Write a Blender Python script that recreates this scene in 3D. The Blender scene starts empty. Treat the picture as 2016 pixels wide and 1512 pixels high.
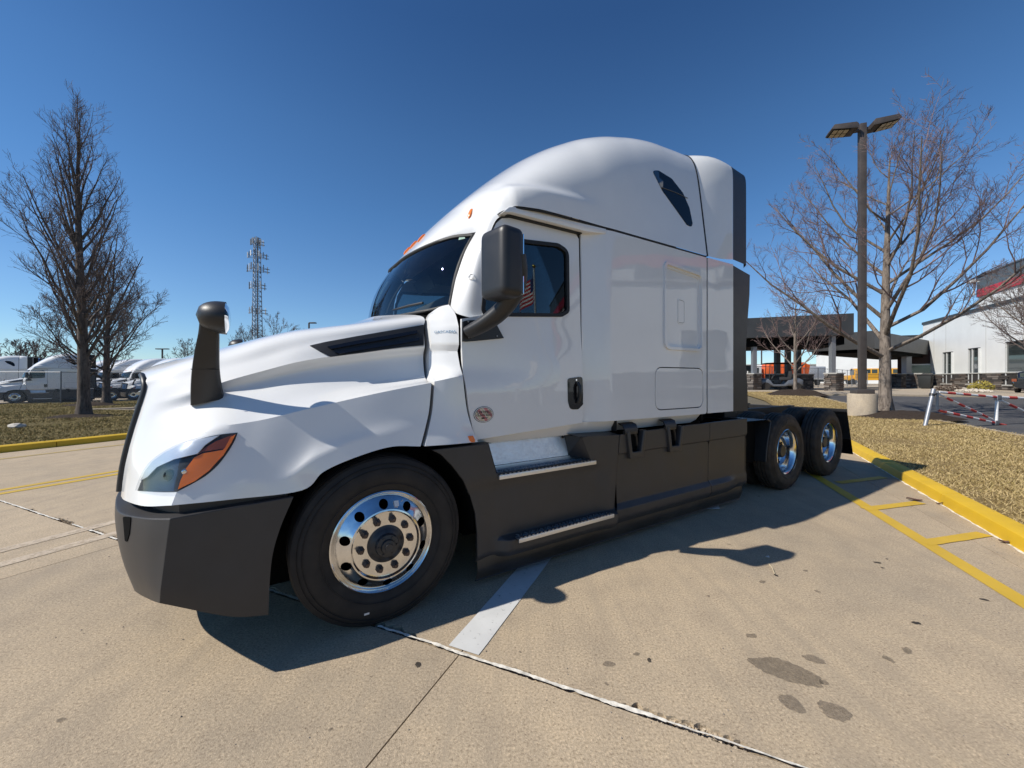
import bpy, bmesh, math, random
import numpy as np
from mathutils import Vector, Matrix, noise
from mathutils.bvhtree import BVHTree
from mathutils.geometry import delaunay_2d_cdt
random.seed(7)
rng = np.random.default_rng(7)
scene = bpy.context.scene
col = scene.collection
# ------------------------------------------------------------------ camera, sky, sun, exposure
cam_d = bpy.data.cameras.new('camera'); cam = bpy.data.objects.new('camera', cam_d); col.objects.link(cam)
cam.location = (0, 0, 1.45); cam.rotation_euler = (math.radians(90), 0, 0)
cam_d.sensor_width = 36.0; cam_d.lens = 36.0*770/2016; cam_d.shift_y = -10/2016
cam_d.clip_start = 0.05; cam_d.clip_end = 3000
scene.camera = cam
SUNV = Vector((2.29, .87, -2.34)).normalized()          # the way the light travels
ELEV = math.asin(-SUNV.z); AZ = math.atan2(-SUNV.x, -SUNV.y)   # clockwise from +Y
world = bpy.data.worlds.new('World'); scene.world = world; world.use_nodes = True
wn = world.node_tree.nodes; wl = world.node_tree.links
for n in list(wn): wn.remove(n)
sky = wn.new('ShaderNodeTexSky'); sky.sky_type = 'NISHITA'; sky.sun_disc = False
sky.sun_elevation = ELEV; sky.sun_rotation = AZ
sky.air_density = 1.0; sky.dust_density = 0.0; sky.ozone_density = 5.0; sky.altitude = 600
bgn = wn.new('ShaderNodeBackground'); bgn.inputs['Strength'].default_value = 0.098
wo = wn.new('ShaderNodeOutputWorld')
# the photograph's clear dry-air blue: the same tint by height all the way round
_tc = wn.new('ShaderNodeTexCoord'); _sp = wn.new('ShaderNodeSeparateXYZ'); _rp = wn.new('ShaderNodeValToRGB'); _mx = wn.new('ShaderNodeMix')
wl.new(_tc.outputs['Generated'], _sp.inputs[0]); wl.new(_sp.outputs[2], _rp.inputs[0])
_e = _rp.color_ramp.elements
while len(_e) < 5: _e.new(.5)
for _q, (_p, _c) in zip(_e, ((0,(.80,.91,.97)),(.186,(.73,.89,.99)),(.36,(.60,.86,1.0)),(.50,(.54,.80,.95)),(.67,(.39,.63,.82)))): _q.position = _p; _q.color = (*_c, 1)
_mx.data_type = 'RGBA'; _mx.blend_type = 'MULTIPLY'; _mx.inputs[0].default_value = 1
wl.new(sky.outputs[0], _mx.inputs[6]); wl.new(_rp.outputs[0], _mx.inputs[7])
wl.new(_mx.outputs[2], bgn.inputs[0]); wl.new(bgn.outputs[0], wo.inputs[0])
sun_d = bpy.data.lights.new('sun', 'SUN'); sun_d.energy = 4.2; sun_d.angle = math.radians(.53); sun_d.color = (1, .945, .86)
sun = bpy.data.objects.new('sun', sun_d); col.objects.link(sun)
sun.rotation_euler = SUNV.to_track_quat('-Z', 'Y').to_euler()
vs = scene.view_settings
vs.view_transform = 'Standard'; vs.look = 'None'; vs.gamma = 1; vs.use_curve_mapping = False; vs.exposure = 0.35
scene.cycles.max_bounces = 8; scene.cycles.transparent_max_bounces = 24; scene.cycles.glossy_bounces = 4
scene.cycles.use_denoising = True
scene.cycles.sample_clamp_indirect = 6.0

# ------------------------------------------------------------------ object helpers
def tag(o, label=None, cat=None, group=None, kind=None):
    if label: o['label'] = label
    if cat: o['category'] = cat
    if group: o['group'] = group
    if kind: o['kind'] = kind
    return o
def thing(name, label, cat, loc=(0,0,0), rz=0, group=None, kind=None):
    o = bpy.data.objects.new(name, None); col.objects.link(o)
    o.location = loc; o.rotation_euler = (0,0,rz); o.empty_display_size = .2
    return tag(o, label, cat, group, kind)
def link_mesh(name, me, mat, parent=None):
    o = bpy.data.objects.new(name, me); col.objects.link(o)
    if mat is not None and not me.materials:
        for m in (mat if isinstance(mat, (list, tuple)) else [mat]): me.materials.append(m)
    if parent: o.parent = parent
    return o
def mesh_from(verts, faces, smooth=None):
    me = bpy.data.meshes.new('mesh'); me.from_pydata([tuple(v) for v in verts], [], [tuple(f) for f in faces]); me.update()
    if smooth is not None and len(faces):
        me.polygons.foreach_set('use_smooth', [True]*len(me.polygons))
        if smooth < 180: me.set_sharp_from_angle(angle=math.radians(smooth))
    return me
class MB:
    """collects simple shapes into one mesh"""
    def __init__(s): s.v = []; s.f = []; s.m = []; s.mi = 0
    def add(s, v, f):
        k = len(s.v); s.v += [tuple(p) for p in v]; s.f += [tuple(i+k for i in q) for q in f]; s.m += [s.mi]*len(f); return s
    def box(s, x0, x1, y0, y1, z0, z1):
        v = [(x,y,z) for x in (x0,x1) for y in (y0,y1) for z in (z0,z1)]
        return s.add(v, [(0,1,3,2),(4,6,7,5),(0,4,5,1),(2,3,7,6),(0,2,6,4),(1,5,7,3)])
    def obox(s, c, sx, sy, sz, rz=0, ry=0, rx=0):
        from mathutils import Euler
        M = Euler((rx,ry,rz)).to_matrix(); c = Vector(c)
        v = [c + M @ Vector((x*sx/2, y*sy/2, z*sz/2)) for x in (-1,1) for y in (-1,1) for z in (-1,1)]
        return s.add(v, [(0,1,3,2),(4,6,7,5),(0,4,5,1),(2,3,7,6),(0,2,6,4),(1,5,7,3)])
    def tube(s, pts, r, n=8, cap=True, rb=None):
        pts = [Vector(p) for p in pts]; m = len(pts)
        rr = r if isinstance(r, (list, tuple)) else [r]*m
        k = len(s.v); prev = None
        for i, p in enumerate(pts):
            t = (pts[min(i+1,m-1)] - pts[max(i-1,0)])
            if t.length < 1e-9: t = Vector((0,0,1))
            t.normalize()
            if prev is None:
                a = Vector((0,0,1)) if abs(t.z) < .9 else Vector((1,0,0))
                prev = t.cross(a).normalized()
            prev = (prev - t*prev.dot(t)).normalized(); b = t.cross(prev)
            for j in range(n):
                an = 2*math.pi*j/n
                s.v.append(tuple(p + prev*math.cos(an)*rr[i] + b*math.sin(an)*(rb if rb else 1)*rr[i]))
        for i in range(m-1):
            for j in range(n):
                s.f.append((k+i*n+j, k+i*n+(j+1)%n, k+(i+1)*n+(j+1)%n, k+(i+1)*n+j)); s.m.append(s.mi)
        if cap:
            s.f.append(tuple(k+j for j in range(n))[::-1]); s.f.append(tuple(k+(m-1)*n+j for j in range(n))); s.m += [s.mi]*2
        return s
    def lathe(s, prof, n=48, axis='y', c=(0,0,0), close=False, cap=True):
        """prof: list of (radius, height along axis)"""
        k = len(s.v); c = Vector(c)
        for (r, h) in prof:
            for j in range(n):
                an = 2*math.pi*j/n; x, y = r*math.cos(an), r*math.sin(an)
                p = {'y': Vector((x,h,y)), 'z': Vector((x,y,h)), 'x': Vector((h,x,y))}[axis]
                s.v.append(tuple(c+p))
        m = len(prof)
        for i in range(m-1 if not close else m):
            i2 = (i+1) % m
            for j in range(n):
                s.f.append((k+i*n+j, k+i*n+(j+1)%n, k+i2*n+(j+1)%n, k+i2*n+j)); s.m.append(s.mi)
        if not close and cap:
            if prof[0][0] > 1e-6: s.f.append(tuple(k+j for j in range(n))); s.m.append(s.mi)
            if prof[-1][0] > 1e-6: s.f.append(tuple(k+(m-1)*n+j for j in range(n))); s.m.append(s.mi)
        return s
    def prism(s, poly, h0, h1, axis='z'):
        """poly: 2D outline extruded from h0 to h1"""
        n = len(poly)
        def P(u, w, h): return {'z': (u,w,h), 'y': (u,h,w), 'x': (h,u,w)}[axis]
        v = [P(u,w,h0) for u,w in poly] + [P(u,w,h1) for u,w in poly]
        f = [tuple(range(n))[::-1], tuple(range(n,2*n))] + [(i,(i+1)%n,n+(i+1)%n,n+i) for i in range(n)]
        return s.add(v, f)
    def mesh(s, smooth=30, bevel=0, seg=2, fix=True):
        me = bpy.data.meshes.new('mesh'); me.from_pydata(s.v, [], s.f); me.update()
        if max(s.m, default=0) > 0: me.polygons.foreach_set('material_index', s.m)
        bm = bmesh.new(); bm.from_mesh(me)
        if fix:
            bmesh.ops.remove_doubles(bm, verts=bm.verts, dist=1e-5)
            bmesh.ops.recalc_face_normals(bm, faces=bm.faces)
        if bevel:
            ed = [e for e in bm.edges if len(e.link_faces) == 2 and e.calc_face_angle(0) > .5]
            bmesh.ops.bevel(bm, geom=ed, offset=bevel, segments=seg, profile=.6, affect='EDGES', clamp_overlap=True)
        bm.to_mesh(me); bm.free()
        if smooth:
            me.polygons.foreach_set('use_smooth', [True]*len(me.polygons)); me.set_sharp_from_angle(angle=math.radians(smooth))
        return me
    def build(s, name, mat, parent=None, smooth=30, bevel=0, seg=2, fix=True):
        return link_mesh(name, s.mesh(smooth, bevel, seg, fix), mat, parent)
def copy_tree(o, parent=None, skip=()):
    c = o.copy(); col.objects.link(c)
    if parent: c.parent = parent
    for ch in list(o.children):
        if ch.name.split('.')[0] in skip: continue
        copy_tree(ch, c, skip)
    return c
def smooth01(a, b, x):
    t = max(0., min(1., (x-a)/(b-a))); return t*t*(3-2*t)
def terr(X, Y):
    return .35*smooth01(14,32,Y)*smooth01(0,12,X) - .45*smooth01(22,36,math.hypot(X,Y))*smooth01(6,14,-X)
def cr(P, per, crease=()):
    """Catmull-Rom through rows of P (n,...) with 'per' steps a span; a crease row keeps a corner"""
    P = np.asarray(P, float); n = len(P); out = []
    cuts = [0]+sorted(c for c in crease if 0 < c < n-1)+[n-1]
    for a, b in zip(cuts[:-1], cuts[1:]):
        Q = P[a:b+1]; m = len(Q)
        for i in range(m-1):
            p1, p2 = Q[i], Q[i+1]
            p0 = Q[i-1] if i > 0 else 2*p1-p2
            p3 = Q[i+2] if i+2 < m else 2*p2-p1
            for k in range(per):
                t = k/per
                out.append(.5*((2*p1)+(-p0+p2)*t+(2*p0-5*p1+4*p2-p3)*t*t+(-p0+3*p1-3*p2+p3)*t**3))
    out.append(P[-1]); return np.array(out)
def grid_data(G, flip=False):
    n, m = G.shape[:2]
    v = [tuple(p) for p in G.reshape(-1,3)]
    f = [((i*m+j),(i*m+j+1),((i+1)*m+j+1),((i+1)*m+j)) for i in range(n-1) for j in range(m-1)]
    if flip: f = [q[::-1] for q in f]
    return v, f
def inpoly(p, poly):
    x, y = p; c = False; n = len(poly); j = n-1
    for i in range(n):
        xi, yi = poly[i]; xj, yj = poly[j]
        if (yi > y) != (yj > y) and x < (xj-xi)*(y-yi)/(yj-yi)+xi: c = not c
        j = i
    return c
def smooth_loop(pts, per=4, crease=()):
    return [tuple(p) for p in cr([tuple(p) for p in pts]+[tuple(pts[0])], per, crease)[:-1]]
def resample(poly, step):
    out = []
    n = len(poly)
    for i in range(n):
        a = poly[i]; b = poly[(i+1)%n]; L = math.dist(a,b); k = max(1, int(round(L/step)))
        for q in range(k): out.append((a[0]+(b[0]-a[0])*q/k, a[1]+(b[1]-a[1])*q/k))
    return out
def rounded(poly, r, seg=5):
    """round the corners of a polygon; r a number or one per corner"""
    n = len(poly); out = []
    for i in range(n):
        rr = r[i] if isinstance(r, (list,tuple)) else r
        p = Vector(poly[i]); a = Vector(poly[i-1]); b = Vector(poly[(i+1)%n])
        if rr <= 0: out.append(tuple(p)); continue
        u = (a-p).normalized(); w = (b-p).normalized()
        ang = math.acos(max(-1,min(1,u.dot(w))))
        d = min(rr/math.tan(ang/2), (a-p).length*.49, (b-p).length*.49)
        s, e = p+u*d, p+w*d
        for k in range(seg+1):
            t = k/seg; out.append(tuple(s*(1-t)**2+p*2*t*(1-t)+e*t*t))
    return out
def cdt(outline, holes=(), res=.08, edge=None, rings=(), lines=()):
    """fill an outline (2D) with holes by triangles about 'res' across"""
    edge = edge or res
    loops = [resample(outline, edge)] + [resample(h, edge) for h in holes]
    pts = []; eds = []
    for L in loops:
        k = len(pts); pts += L; eds += [(k+i, k+(i+1)%len(L)) for i in range(len(L))]
    for L in rings:
        k = len(pts); pts += L; eds += [(k+i, k+(i+1)%len(L)) for i in range(len(L))]
    for L in lines:                                     # open crease lines
        L = [p for p in L if inpoly(p, outline) and not any(inpoly(p, h) for h in holes) and min((q[0]-p[0])**2+(q[1]-p[1])**2 for q in loops[0]) > (edge*.3)**2]
        k = len(pts); pts += L; eds += [(k+i, k+i+1) for i in range(len(L)-1) if math.dist(L[i], L[i+1]) < edge*1.6]
    xs = [p[0] for p in outline]; ys = [p[1] for p in outline]
    x = min(xs)+res*.5; row = 0
    bd = np.array(pts)
    while x < max(xs):
        y = min(ys)+res*(.5 if row%2 else .25)
        while y < max(ys):
            if inpoly((x,y), outline) and not any(inpoly((x,y), h) for h in holes):
                if np.min((bd[:,0]-x)**2+(bd[:,1]-y)**2) > (res*.45)**2: pts.append((x,y))
            y += res
        x += res*.87; row += 1
    v, e, f, *_ = delaunay_2d_cdt([Vector(p) for p in pts], eds, [], 0, 1e-6)
    tri = []
    for t in f:
        c = ((v[t[0]].x+v[t[1]].x+v[t[2]].x)/3, (v[t[0]].y+v[t[1]].y+v[t[2]].y)/3)
        if inpoly(c, loops[0]) and not any(inpoly(c, h) for h in loops[1:]): tri.append(tuple(t))
    return [(p.x, p.y) for p in v], tri
def shell(verts, tris, depth, name, mat, parent, smooth=35):
    """close a sheet into a solid: depth = offset vector of the back"""
    n = len(verts); d = Vector(depth)
    v = [tuple(p) for p in verts] + [tuple(Vector(p)+d) for p in verts]
    f = list(tris) + [tuple(i+n for i in t[::-1]) for t in tris]
    cnt = {}
    for t in tris:
        for a, b in zip(t, t[1:]+t[:1]): cnt[(a,b)] = 1
    for (a,b) in cnt:
        if (b,a) not in cnt: f.append((b,a,a+n,b+n))
    me = bpy.data.meshes.new('mesh'); me.from_pydata(v, [], f); me.update()
    bm = bmesh.new(); bm.from_mesh(me); bmesh.ops.recalc_face_normals(bm, faces=bm.faces); bm.to_mesh(me); bm.free()
    me.polygons.foreach_set('use_smooth', [True]*len(me.polygons)); me.set_sharp_from_angle(angle=math.radians(smooth))
    return link_mesh(name, me, mat, parent)

# ------------------------------------------------------------------ materials
def nodes(name):
    m = bpy.data.materials.new(name); m.use_nodes = True
    nt = m.node_tree; b = nt.nodes['Principled BSDF']; return m, nt, b
def setp(b, **k):
    for a, v in k.items():
        n = a.replace('_', ' ')
        for s in b.inputs:
            if s.name.lower() == n.lower(): s.default_value = v if not (isinstance(v, tuple) and len(v) == 3) else (*v, 1)
def coord(nt, scale=1.0, kind='Object'):
    t = nt.nodes.new('ShaderNodeTexCoord'); mp = nt.nodes.new('ShaderNodeMapping')
    mp.inputs['Scale'].default_value = scale if isinstance(scale, tuple) else (scale,)*3
    nt.links.new(t.outputs[kind], mp.inputs['Vector']); return mp.outputs[0]
def world_coord(nt, scale=1.0):
    g = nt.nodes.new('ShaderNodeNewGeometry'); mp = nt.nodes.new('ShaderNodeMapping')
    mp.inputs['Scale'].default_value = scale if isinstance(scale, tuple) else (scale,)*3
    nt.links.new(g.outputs['Position'], mp.inputs['Vector']); return mp.outputs[0]
def tex(nt, v, scale, detail=4, rough=.55, dist=0):
    n = nt.nodes.new('ShaderNodeTexNoise'); n.inputs['Scale'].default_value = scale; n.inputs['Detail'].default_value = detail
    n.inputs['Roughness'].default_value = rough; n.inputs['Distortion'].default_value = dist
    nt.links.new(v, n.inputs['Vector']); return n.outputs[0]
def ramp(nt, fac, stops, interp='LINEAR'):
    r = nt.nodes.new('ShaderNodeValToRGB'); r.color_ramp.interpolation = interp
    e = r.color_ramp.elements
    while len(e) < len(stops): e.new(.5)
    for q, (p, c) in zip(e, stops): q.position = p; q.color = (*c, 1) if len(c) == 3 else c
    nt.links.new(fac, r.inputs[0]); return r.outputs[0]
def mix(nt, a, b, fac, mode='MIX'):
    n = nt.nodes.new('ShaderNodeMix'); n.data_type = 'RGBA'; n.blend_type = mode
    for s, x in ((n.inputs[0], fac), (n.inputs[6], a), (n.inputs[7], b)):
        if hasattr(x, 'default_value') or hasattr(x, 'is_linked'): nt.links.new(x, s)
        else: s.default_value = x if not (isinstance(x, tuple) and len(x) == 3) else (*x, 1)
    return n.outputs[2]
def bump(nt, b, h, strength=.3, dist=.02):
    n = nt.nodes.new('ShaderNodeBump'); n.inputs['Strength'].default_value = strength; n.inputs['Distance'].default_value = dist
    nt.links.new(h, n.inputs['Height']); nt.links.new(n.outputs[0], b.inputs['Normal']); return n
def simple(name, c, rough=.5, metal=0, coat=0, spec=.5, vary=0, vscale=20, bmp=0, bscale=200, bdist=.002, crough=.03, dust=None):
    m, nt, b = nodes(name); setp(b, base_color=c, roughness=rough, metallic=metal, coat_weight=coat, coat_roughness=crough, specular_ior_level=spec)
    v = None
    if vary or bmp: v = coord(nt)
    if vary:
        t = tex(nt, v, vscale, 5)
        lo = tuple(x*(1-vary) for x in c); hi = tuple(min(1, x*(1+vary)) for x in c)
        o = ramp(nt, t, [(.3, lo), (.7, hi)])
        if dust:
            t2 = tex(nt, v, 3.5, 5); o = mix(nt, o, dust[0], ramp(nt, t2, [(.45, (0,0,0)), (.8, (dust[1],)*3)]))
        nt.links.new(o, b.inputs['Base Color'])
        rr = nt.nodes.new('ShaderNodeMapRange'); rr.inputs[3].default_value = rough*.85; rr.inputs[4].default_value = min(1, rough*1.2)
        nt.links.new(t, rr.inputs[0]); nt.links.new(rr.outputs[0], b.inputs['Roughness'])
    if bmp: bump(nt, b, tex(nt, v, bscale, 3), bmp, bdist)
    return m
def paint_mat(name, c):
    m, nt, b = nodes(name); v = coord(nt)
    setp(b, roughness=.55, coat_weight=1.0, coat_roughness=.025, coat_ior=1.55, specular_ior_level=.25)
    t = tex(nt, v, 2.3, 6, .6); t2 = tex(nt, v, 60, 3)
    o = ramp(nt, t, [(.3, tuple(x*.955 for x in c)), (.65, c)])
    o = mix(nt, o, tuple(x*.93 for x in c), ramp(nt, t2, [(.62, (0,0,0)), (.8, (.35,)*3)]))
    nt.links.new(o, b.inputs['Base Color'])
    n1 = tex(nt, v, 2.6, 1); bn = nt.nodes.new('ShaderNodeBump'); bn.inputs['Strength'].default_value = .09; bn.inputs['Distance'].default_value = .03
    nt.links.new(n1, bn.inputs['Height']); nt.links.new(bn.outputs[0], b.inputs['Coat Normal'])
    return m
def glass_mat(name, tint, refl=1.0, rough=0.0):
    m, nt, b = nodes(name); nt.nodes.remove(b)
    tr = nt.nodes.new('ShaderNodeBsdfTransparent'); tr.inputs[0].default_value = (*tint, 1)
    gl = nt.nodes.new('ShaderNodeBsdfGlossy'); gl.inputs['Roughness'].default_value = rough
    fr = nt.nodes.new('ShaderNodeFresnel'); fr.inputs[0].default_value = 1.52
    mu = nt.nodes.new('ShaderNodeMath'); mu.operation = 'MULTIPLY'; mu.inputs[1].default_value = refl; mu.use_clamp = True
    ms = nt.nodes.new('ShaderNodeMixShader'); out = nt.nodes['Material Output']
    L = nt.links
    L.new(fr.outputs[0], mu.inputs[0]); L.new(mu.outputs[0], ms.inputs[0]); L.new(tr.outputs[0], ms.inputs[1]); L.new(gl.outputs[0], ms.inputs[2]); L.new(ms.outputs[0], out.inputs[0])
    return m
M = {}
M['white'] = paint_mat('white_paint', (.75,.75,.735))
M['blue_paint'] = paint_mat('blue_paint', (.015,.11,.36))
M['grey_plastic'] = simple('grey_plastic', (.034,.033,.034), .44, vary=.10, vscale=6, bmp=.12, bscale=500, bdist=.001, dust=((.11,.095,.08), .10))
def bevelled(m, r):
    nt = m.node_tree; bv = nt.nodes.new('ShaderNodeBevel'); bv.samples = 4; bv.inputs['Radius'].default_value = r
    b = nt.nodes['Principled BSDF']; l = [n for n in nt.nodes if n.type == 'BUMP']
    nt.links.new(bv.outputs[0], (l[0].inputs['Normal'] if l else b.inputs['Normal']))
bevelled(M['grey_plastic'], .010)
M['black_plastic'] = simple('black_plastic', (.018,.018,.019), .42, vary=.15, vscale=9, bmp=.25, bscale=420, bdist=.0015)
M['black_gloss'] = simple('black_gloss', (.006,.006,.008), .18, coat=.5)
M['seal'] = simple('rubber_seal', (.008,.008,.009), .6)
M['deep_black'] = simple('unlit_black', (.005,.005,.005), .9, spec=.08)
M['chassis'] = simple('chassis_paint', (.012,.012,.013), .5, vary=.3, vscale=12)
M['chrome'] = simple('chrome', (.82,.83,.85), .07, 1)
M['mirror'] = simple('mirror_glass', (.9,.92,.93), .01, 1)
M['alu_dull'] = simple('cast_aluminium', (.50,.50,.51), .38, 1, vary=.15, vscale=30)
M['amber'] = simple('amber_lens', (.90,.20,.012), .30, coat=.5)
M['amber_dark'] = simple('dark_amber_lens', (.22,.05,.015), .3, coat=.5)
M['steel'] = simple('galvanised_steel', (.30,.31,.33), .5, .7, vary=.15, vscale=25)
M['rust_nut'] = simple('worn_nut_steel', (.10,.07,.055), .55, .6, vary=.35, vscale=60)
M['hub'] = simple('hub_paint', (.035,.037,.042), .35, .3, vary=.2, vscale=40)
M['interior'] = simple('cab_trim', (.055,.055,.06), .8)
M['seat'] = simple('seat_cloth', (.03,.03,.033), .9)
M['curtain'] = simple('grey_vinyl', (.11,.115,.125), .8)
M['glass'] = glass_mat('windshield_glass', (.70,.80,.82), 1.5)
M['glass_dark'] = glass_mat('door_glass', (.40,.47,.49), 1.3)
M['glass_black'] = simple('tinted_glass', (.003,.003,.006), .05, spec=.25)
M['lens'] = glass_mat('headlight_lens', (.95,.96,.97), .16)
M['yellow_hose'] = simple('yellow_hose', (.65,.50,.02), .45)
def polished(name, c, rough, aniso_scale, var=.72):
    m, nt, b = nodes(name); v = coord(nt); t = tex(nt, v, aniso_scale, 5); t2 = tex(nt, v, 5, 4)
    setp(b, metallic=1.0)
    nt.links.new(ramp(nt, t2, [(.3, tuple(x*var for x in c)), (.65, c)]), b.inputs['Base Color'])
    r = nt.nodes.new('ShaderNodeMapRange'); r.inputs[3].default_value = rough*.5; r.inputs[4].default_value = rough*1.8
    nt.links.new(t, r.inputs[0]); nt.links.new(r.outputs[0], b.inputs['Roughness'])
    bump(nt, b, t2, .05, .004)
    return m
M['wheel_alu'] = polished('polished_wheel', (.80,.80,.80), .13, 40)
M['kick_alu'] = polished('brushed_plate', (.74,.75,.77), .40, 60, .92)
def tyre_mat(name='tyre_rubber', lo=(.014,.013,.013), hi=(.034,.029,.025)):
    m, nt, b = nodes(name); v = coord(nt); t = tex(nt, v, 8, 6); t2 = tex(nt, v, 90, 3)
    o = ramp(nt, t, [(.3, lo), (.75, hi)])
    nt.links.new(o, b.inputs['Base Color']); setp(b, roughness=.72, specular_ior_level=.35); bump(nt, b, t2, .3, .002); return m
M['tyre'] = tyre_mat()
M['tyre_dusty'] = tyre_mat('dusty_tyre_rubber', (.030,.024,.019), (.075,.055,.040))
def letter_mat(): return simple('raised_tyre_lettering', (.05,.047,.043), .6)
M['tyre_letters'] = letter_mat()
# ================================================================== THE TRUCK (local x = rearwards, y = away from the driver's side, z = up)
TR = thing('semi_truck', 'large white tractor unit with sleeper cab parked across the concrete in the foreground', 'truck',
           (-.885, 2.215, 0), math.radians(32.7))
YC = 2.44                                  # the far side mirrors y -> YC - y
_c, _s = math.cos(math.radians(32.7)), math.sin(math.radians(32.7))
RO = Vector((.885*_c-2.215*_s, -.885*_s-2.215*_c, 1.45))
def ray(u, v):
    dx, dz = (u-1008)/770, (746-v)/770
    return Vector((dx*_c+_s, -dx*_s+_c, dz)).normalized()
def on(bvh, u, v):
    """the point of a body surface measured in the photograph"""
    p, n, i, d = bvh.ray_cast(RO, ray(u, v))
    return p, n
def mirrored(o, name=None):
    me = o.data.copy()
    me.transform(Matrix(((1,0,0,0),(0,-1,0,YC),(0,0,1,0),(0,0,0,1)))); me.flip_normals()
    q = link_mesh(name or o.name.split('.')[0], me, None, o.parent); return q
def panel(name, outline, holes, bf, mat, parent, res=.08, thick=.012, smooth=35, edge=None, levels=()):
    a_ = [p[0] for p in outline]; lines = [[(x, z) for x in np.arange(min(a_)+.01, max(a_), (edge or res))] for z in levels]
    v, t = cdt(outline, holes, res, edge, (), lines)
    vv = [(a, bf(a, z), z) for a, z in v]
    t = [q[::-1] if (Vector(vv[q[1]])-Vector(vv[q[0]])).cross(Vector(vv[q[2]])-Vector(vv[q[0]])).y > 0 else q for q in t]
    return shell(vv, t, (0, thick, 0), name, mat, parent, smooth)
def ring(name, outer, inner, bf, mat, parent, thick=.012, edge=.05):
    return panel(name, outer, [inner], bf, mat, parent, .2, thick, 40, edge)
def patch(name, bvh, px, mat, parent, off=.004, thick=.006, res=14, smooth=40, bulge=0):
    """a plate lying on a body surface; outline in photo pixels, thickness along the surface normal"""
    v, t = cdt(px, (), res, res)
    cx = sum(p[0] for p in px)/len(px); cy = sum(p[1] for p in px)/len(px)
    R = max(math.dist(p, (cx,cy)) for p in px)
    P = []; N = []
    ns = Vector((0,0,0))
    for (u, w) in v:
        p, n = on(bvh, u, w)
        k = .97
        while p is None and k > .3: p, n = on(bvh, cx+(u-cx)*k, cy+(w-cy)*k); k -= .03
        if p is None: print('MISS', name, u, w); p, n = (P[-1], N[-1]) if P else (Vector((0,0,0)), Vector((0,-1,0)))
        if n.dot(ray(u,w)) > 0: n = -n
        P.append(p); N.append(n); ns += n
    ns.normalize()
    Q = []
    for (u, w), p in zip(v, P):
        b = bulge*max(0, 1-(math.dist((u,w),(cx,cy))/R)**2)
        Q.append(p + ns*(off+b))
    t = [q[::-1] if (Q[q[1]]-Q[q[0]]).cross(Q[q[2]]-Q[q[0]]).dot(ns) < 0 else q for q in t]
    return shell(Q, t, -ns*thick, name, mat, parent, smooth)
def bvh_of(V, F): return BVHTree.FromPolygons([Vector(p) for p in V], F)

# ------------------------------------------------------------------ hood
HC = [
 [(-1.09,1.22,1.50),(-1.075,.92,1.50),(-1.00,.62,1.455),(-.985,.565,1.39),(-1.005,.55,1.29),(-1.03,.545,1.18),(-1.05,.54,1.08),(-1.065,.54,.99),(-1.075,.54,.90),(-1.08,.54,.825)],
 [(-1.00,1.22,1.55),(-.985,.92,1.545),(-.92,.60,1.50),(-.90,.50,1.43),(-.925,.46,1.32),(-.955,.44,1.20),(-.98,.42,1.09),(-1.0,.40,1.0),(-1.015,.39,.91),(-1.03,.38,.835)],
 [(-.85,1.22,1.60),(-.84,.92,1.60),(-.80,.57,1.555),(-.79,.46,1.46),(-.80,.39,1.345),(-.825,.32,1.235),(-.845,.26,1.15),(-.87,.22,1.045),(-.895,.19,.935),(-.92,.17,.845)],
 [(-.65,1.22,1.675),(-.645,.92,1.67),(-.62,.54,1.62),(-.62,.42,1.51),(-.62,.345,1.39),(-.635,.235,1.29),(-.66,.12,1.205),(-.74,.085,1.08),(-.775,.055,.95),(-.80,.03,.865)],
 [(-.45,1.22,1.745),(-.45,.92,1.74),(-.44,.50,1.69),(-.43,.39,1.575),(-.43,.34,1.45),(-.44,.235,1.335),(-.46,.098,1.232),(-.50,.055,1.07),(-.55,.022,.94),(-.58,.012,.86)],
 [(-.27,1.22,1.80),(-.27,.92,1.795),(-.27,.48,1.745),(-.27,.365,1.635),(-.27,.325,1.48),(-.27,.235,1.365),(-.27,.095,1.275),(-.29,.053,1.08),(-.36,.016,.93),(-.27,.002,.86)],
 [(-.10,1.22,1.835),(-.10,.92,1.83),(-.10,.46,1.78),(-.11,.35,1.68),(-.11,.318,1.51),(-.11,.235,1.39),(-.12,.092,1.308),(-.15,.052,1.13),(-.215,.016,1.02),(-.165,.002,.945)],
 [(.07,1.22,1.865),(.07,.92,1.86),(.08,.44,1.815),(.06,.34,1.715),(.06,.31,1.535),(.05,.235,1.41),(.05,.088,1.345),(.03,.052,1.175),(-.02,.022,1.092),(0,.004,1.005)],
 [(.19,1.22,1.915),(.22,.92,1.91),(.29,.42,1.858),(.28,.33,1.75),(.28,.305,1.565),(.27,.235,1.43),(.25,.08,1.385),(.24,.054,1.215),(.19,.028,1.125),(.20,.010,1.045)],
 [(.30,1.22,1.965),(.35,.92,1.962),(.52,.40,1.907),(.515,.325,1.80),(.51,.30,1.60),(.495,.235,1.46),(.475,.065,1.425),(.455,.055,1.25),(.42,.034,1.13),(.385,.016,1.03)],
]
HC = np.array(HC)
E4 = [None,None,(-.80,.385,1.36),(-.62,.345,1.435),(-.43,.325,1.50),(-.27,.305,1.55),(-.11,.292,1.585),(.06,.287,1.615),(.28,.285,1.648),(.51,.282,1.677)]
KU = [0,0,.25,.5,.8,1,1,1,1,1]
NEW = []
for i in range(len(HC)):
    if E4[i] is not None: HC[i,4] = E4[i]
    a_ = HC[i,4]; b_ = HC[i,5]; m_ = a_*.6+b_*.4; u_ = a_+np.array([0,.034,-.075]); NEW.append(m_*(1-KU[i])+u_*KU[i])
HC = np.insert(HC, 5, np.array(NEW), axis=1)
lip = HC[:, -1:, :].copy(); lip[:, :, 1] += .05; lip[:, :, 2] += .004
HC2 = np.concatenate([HC, lip], 1)
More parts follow.
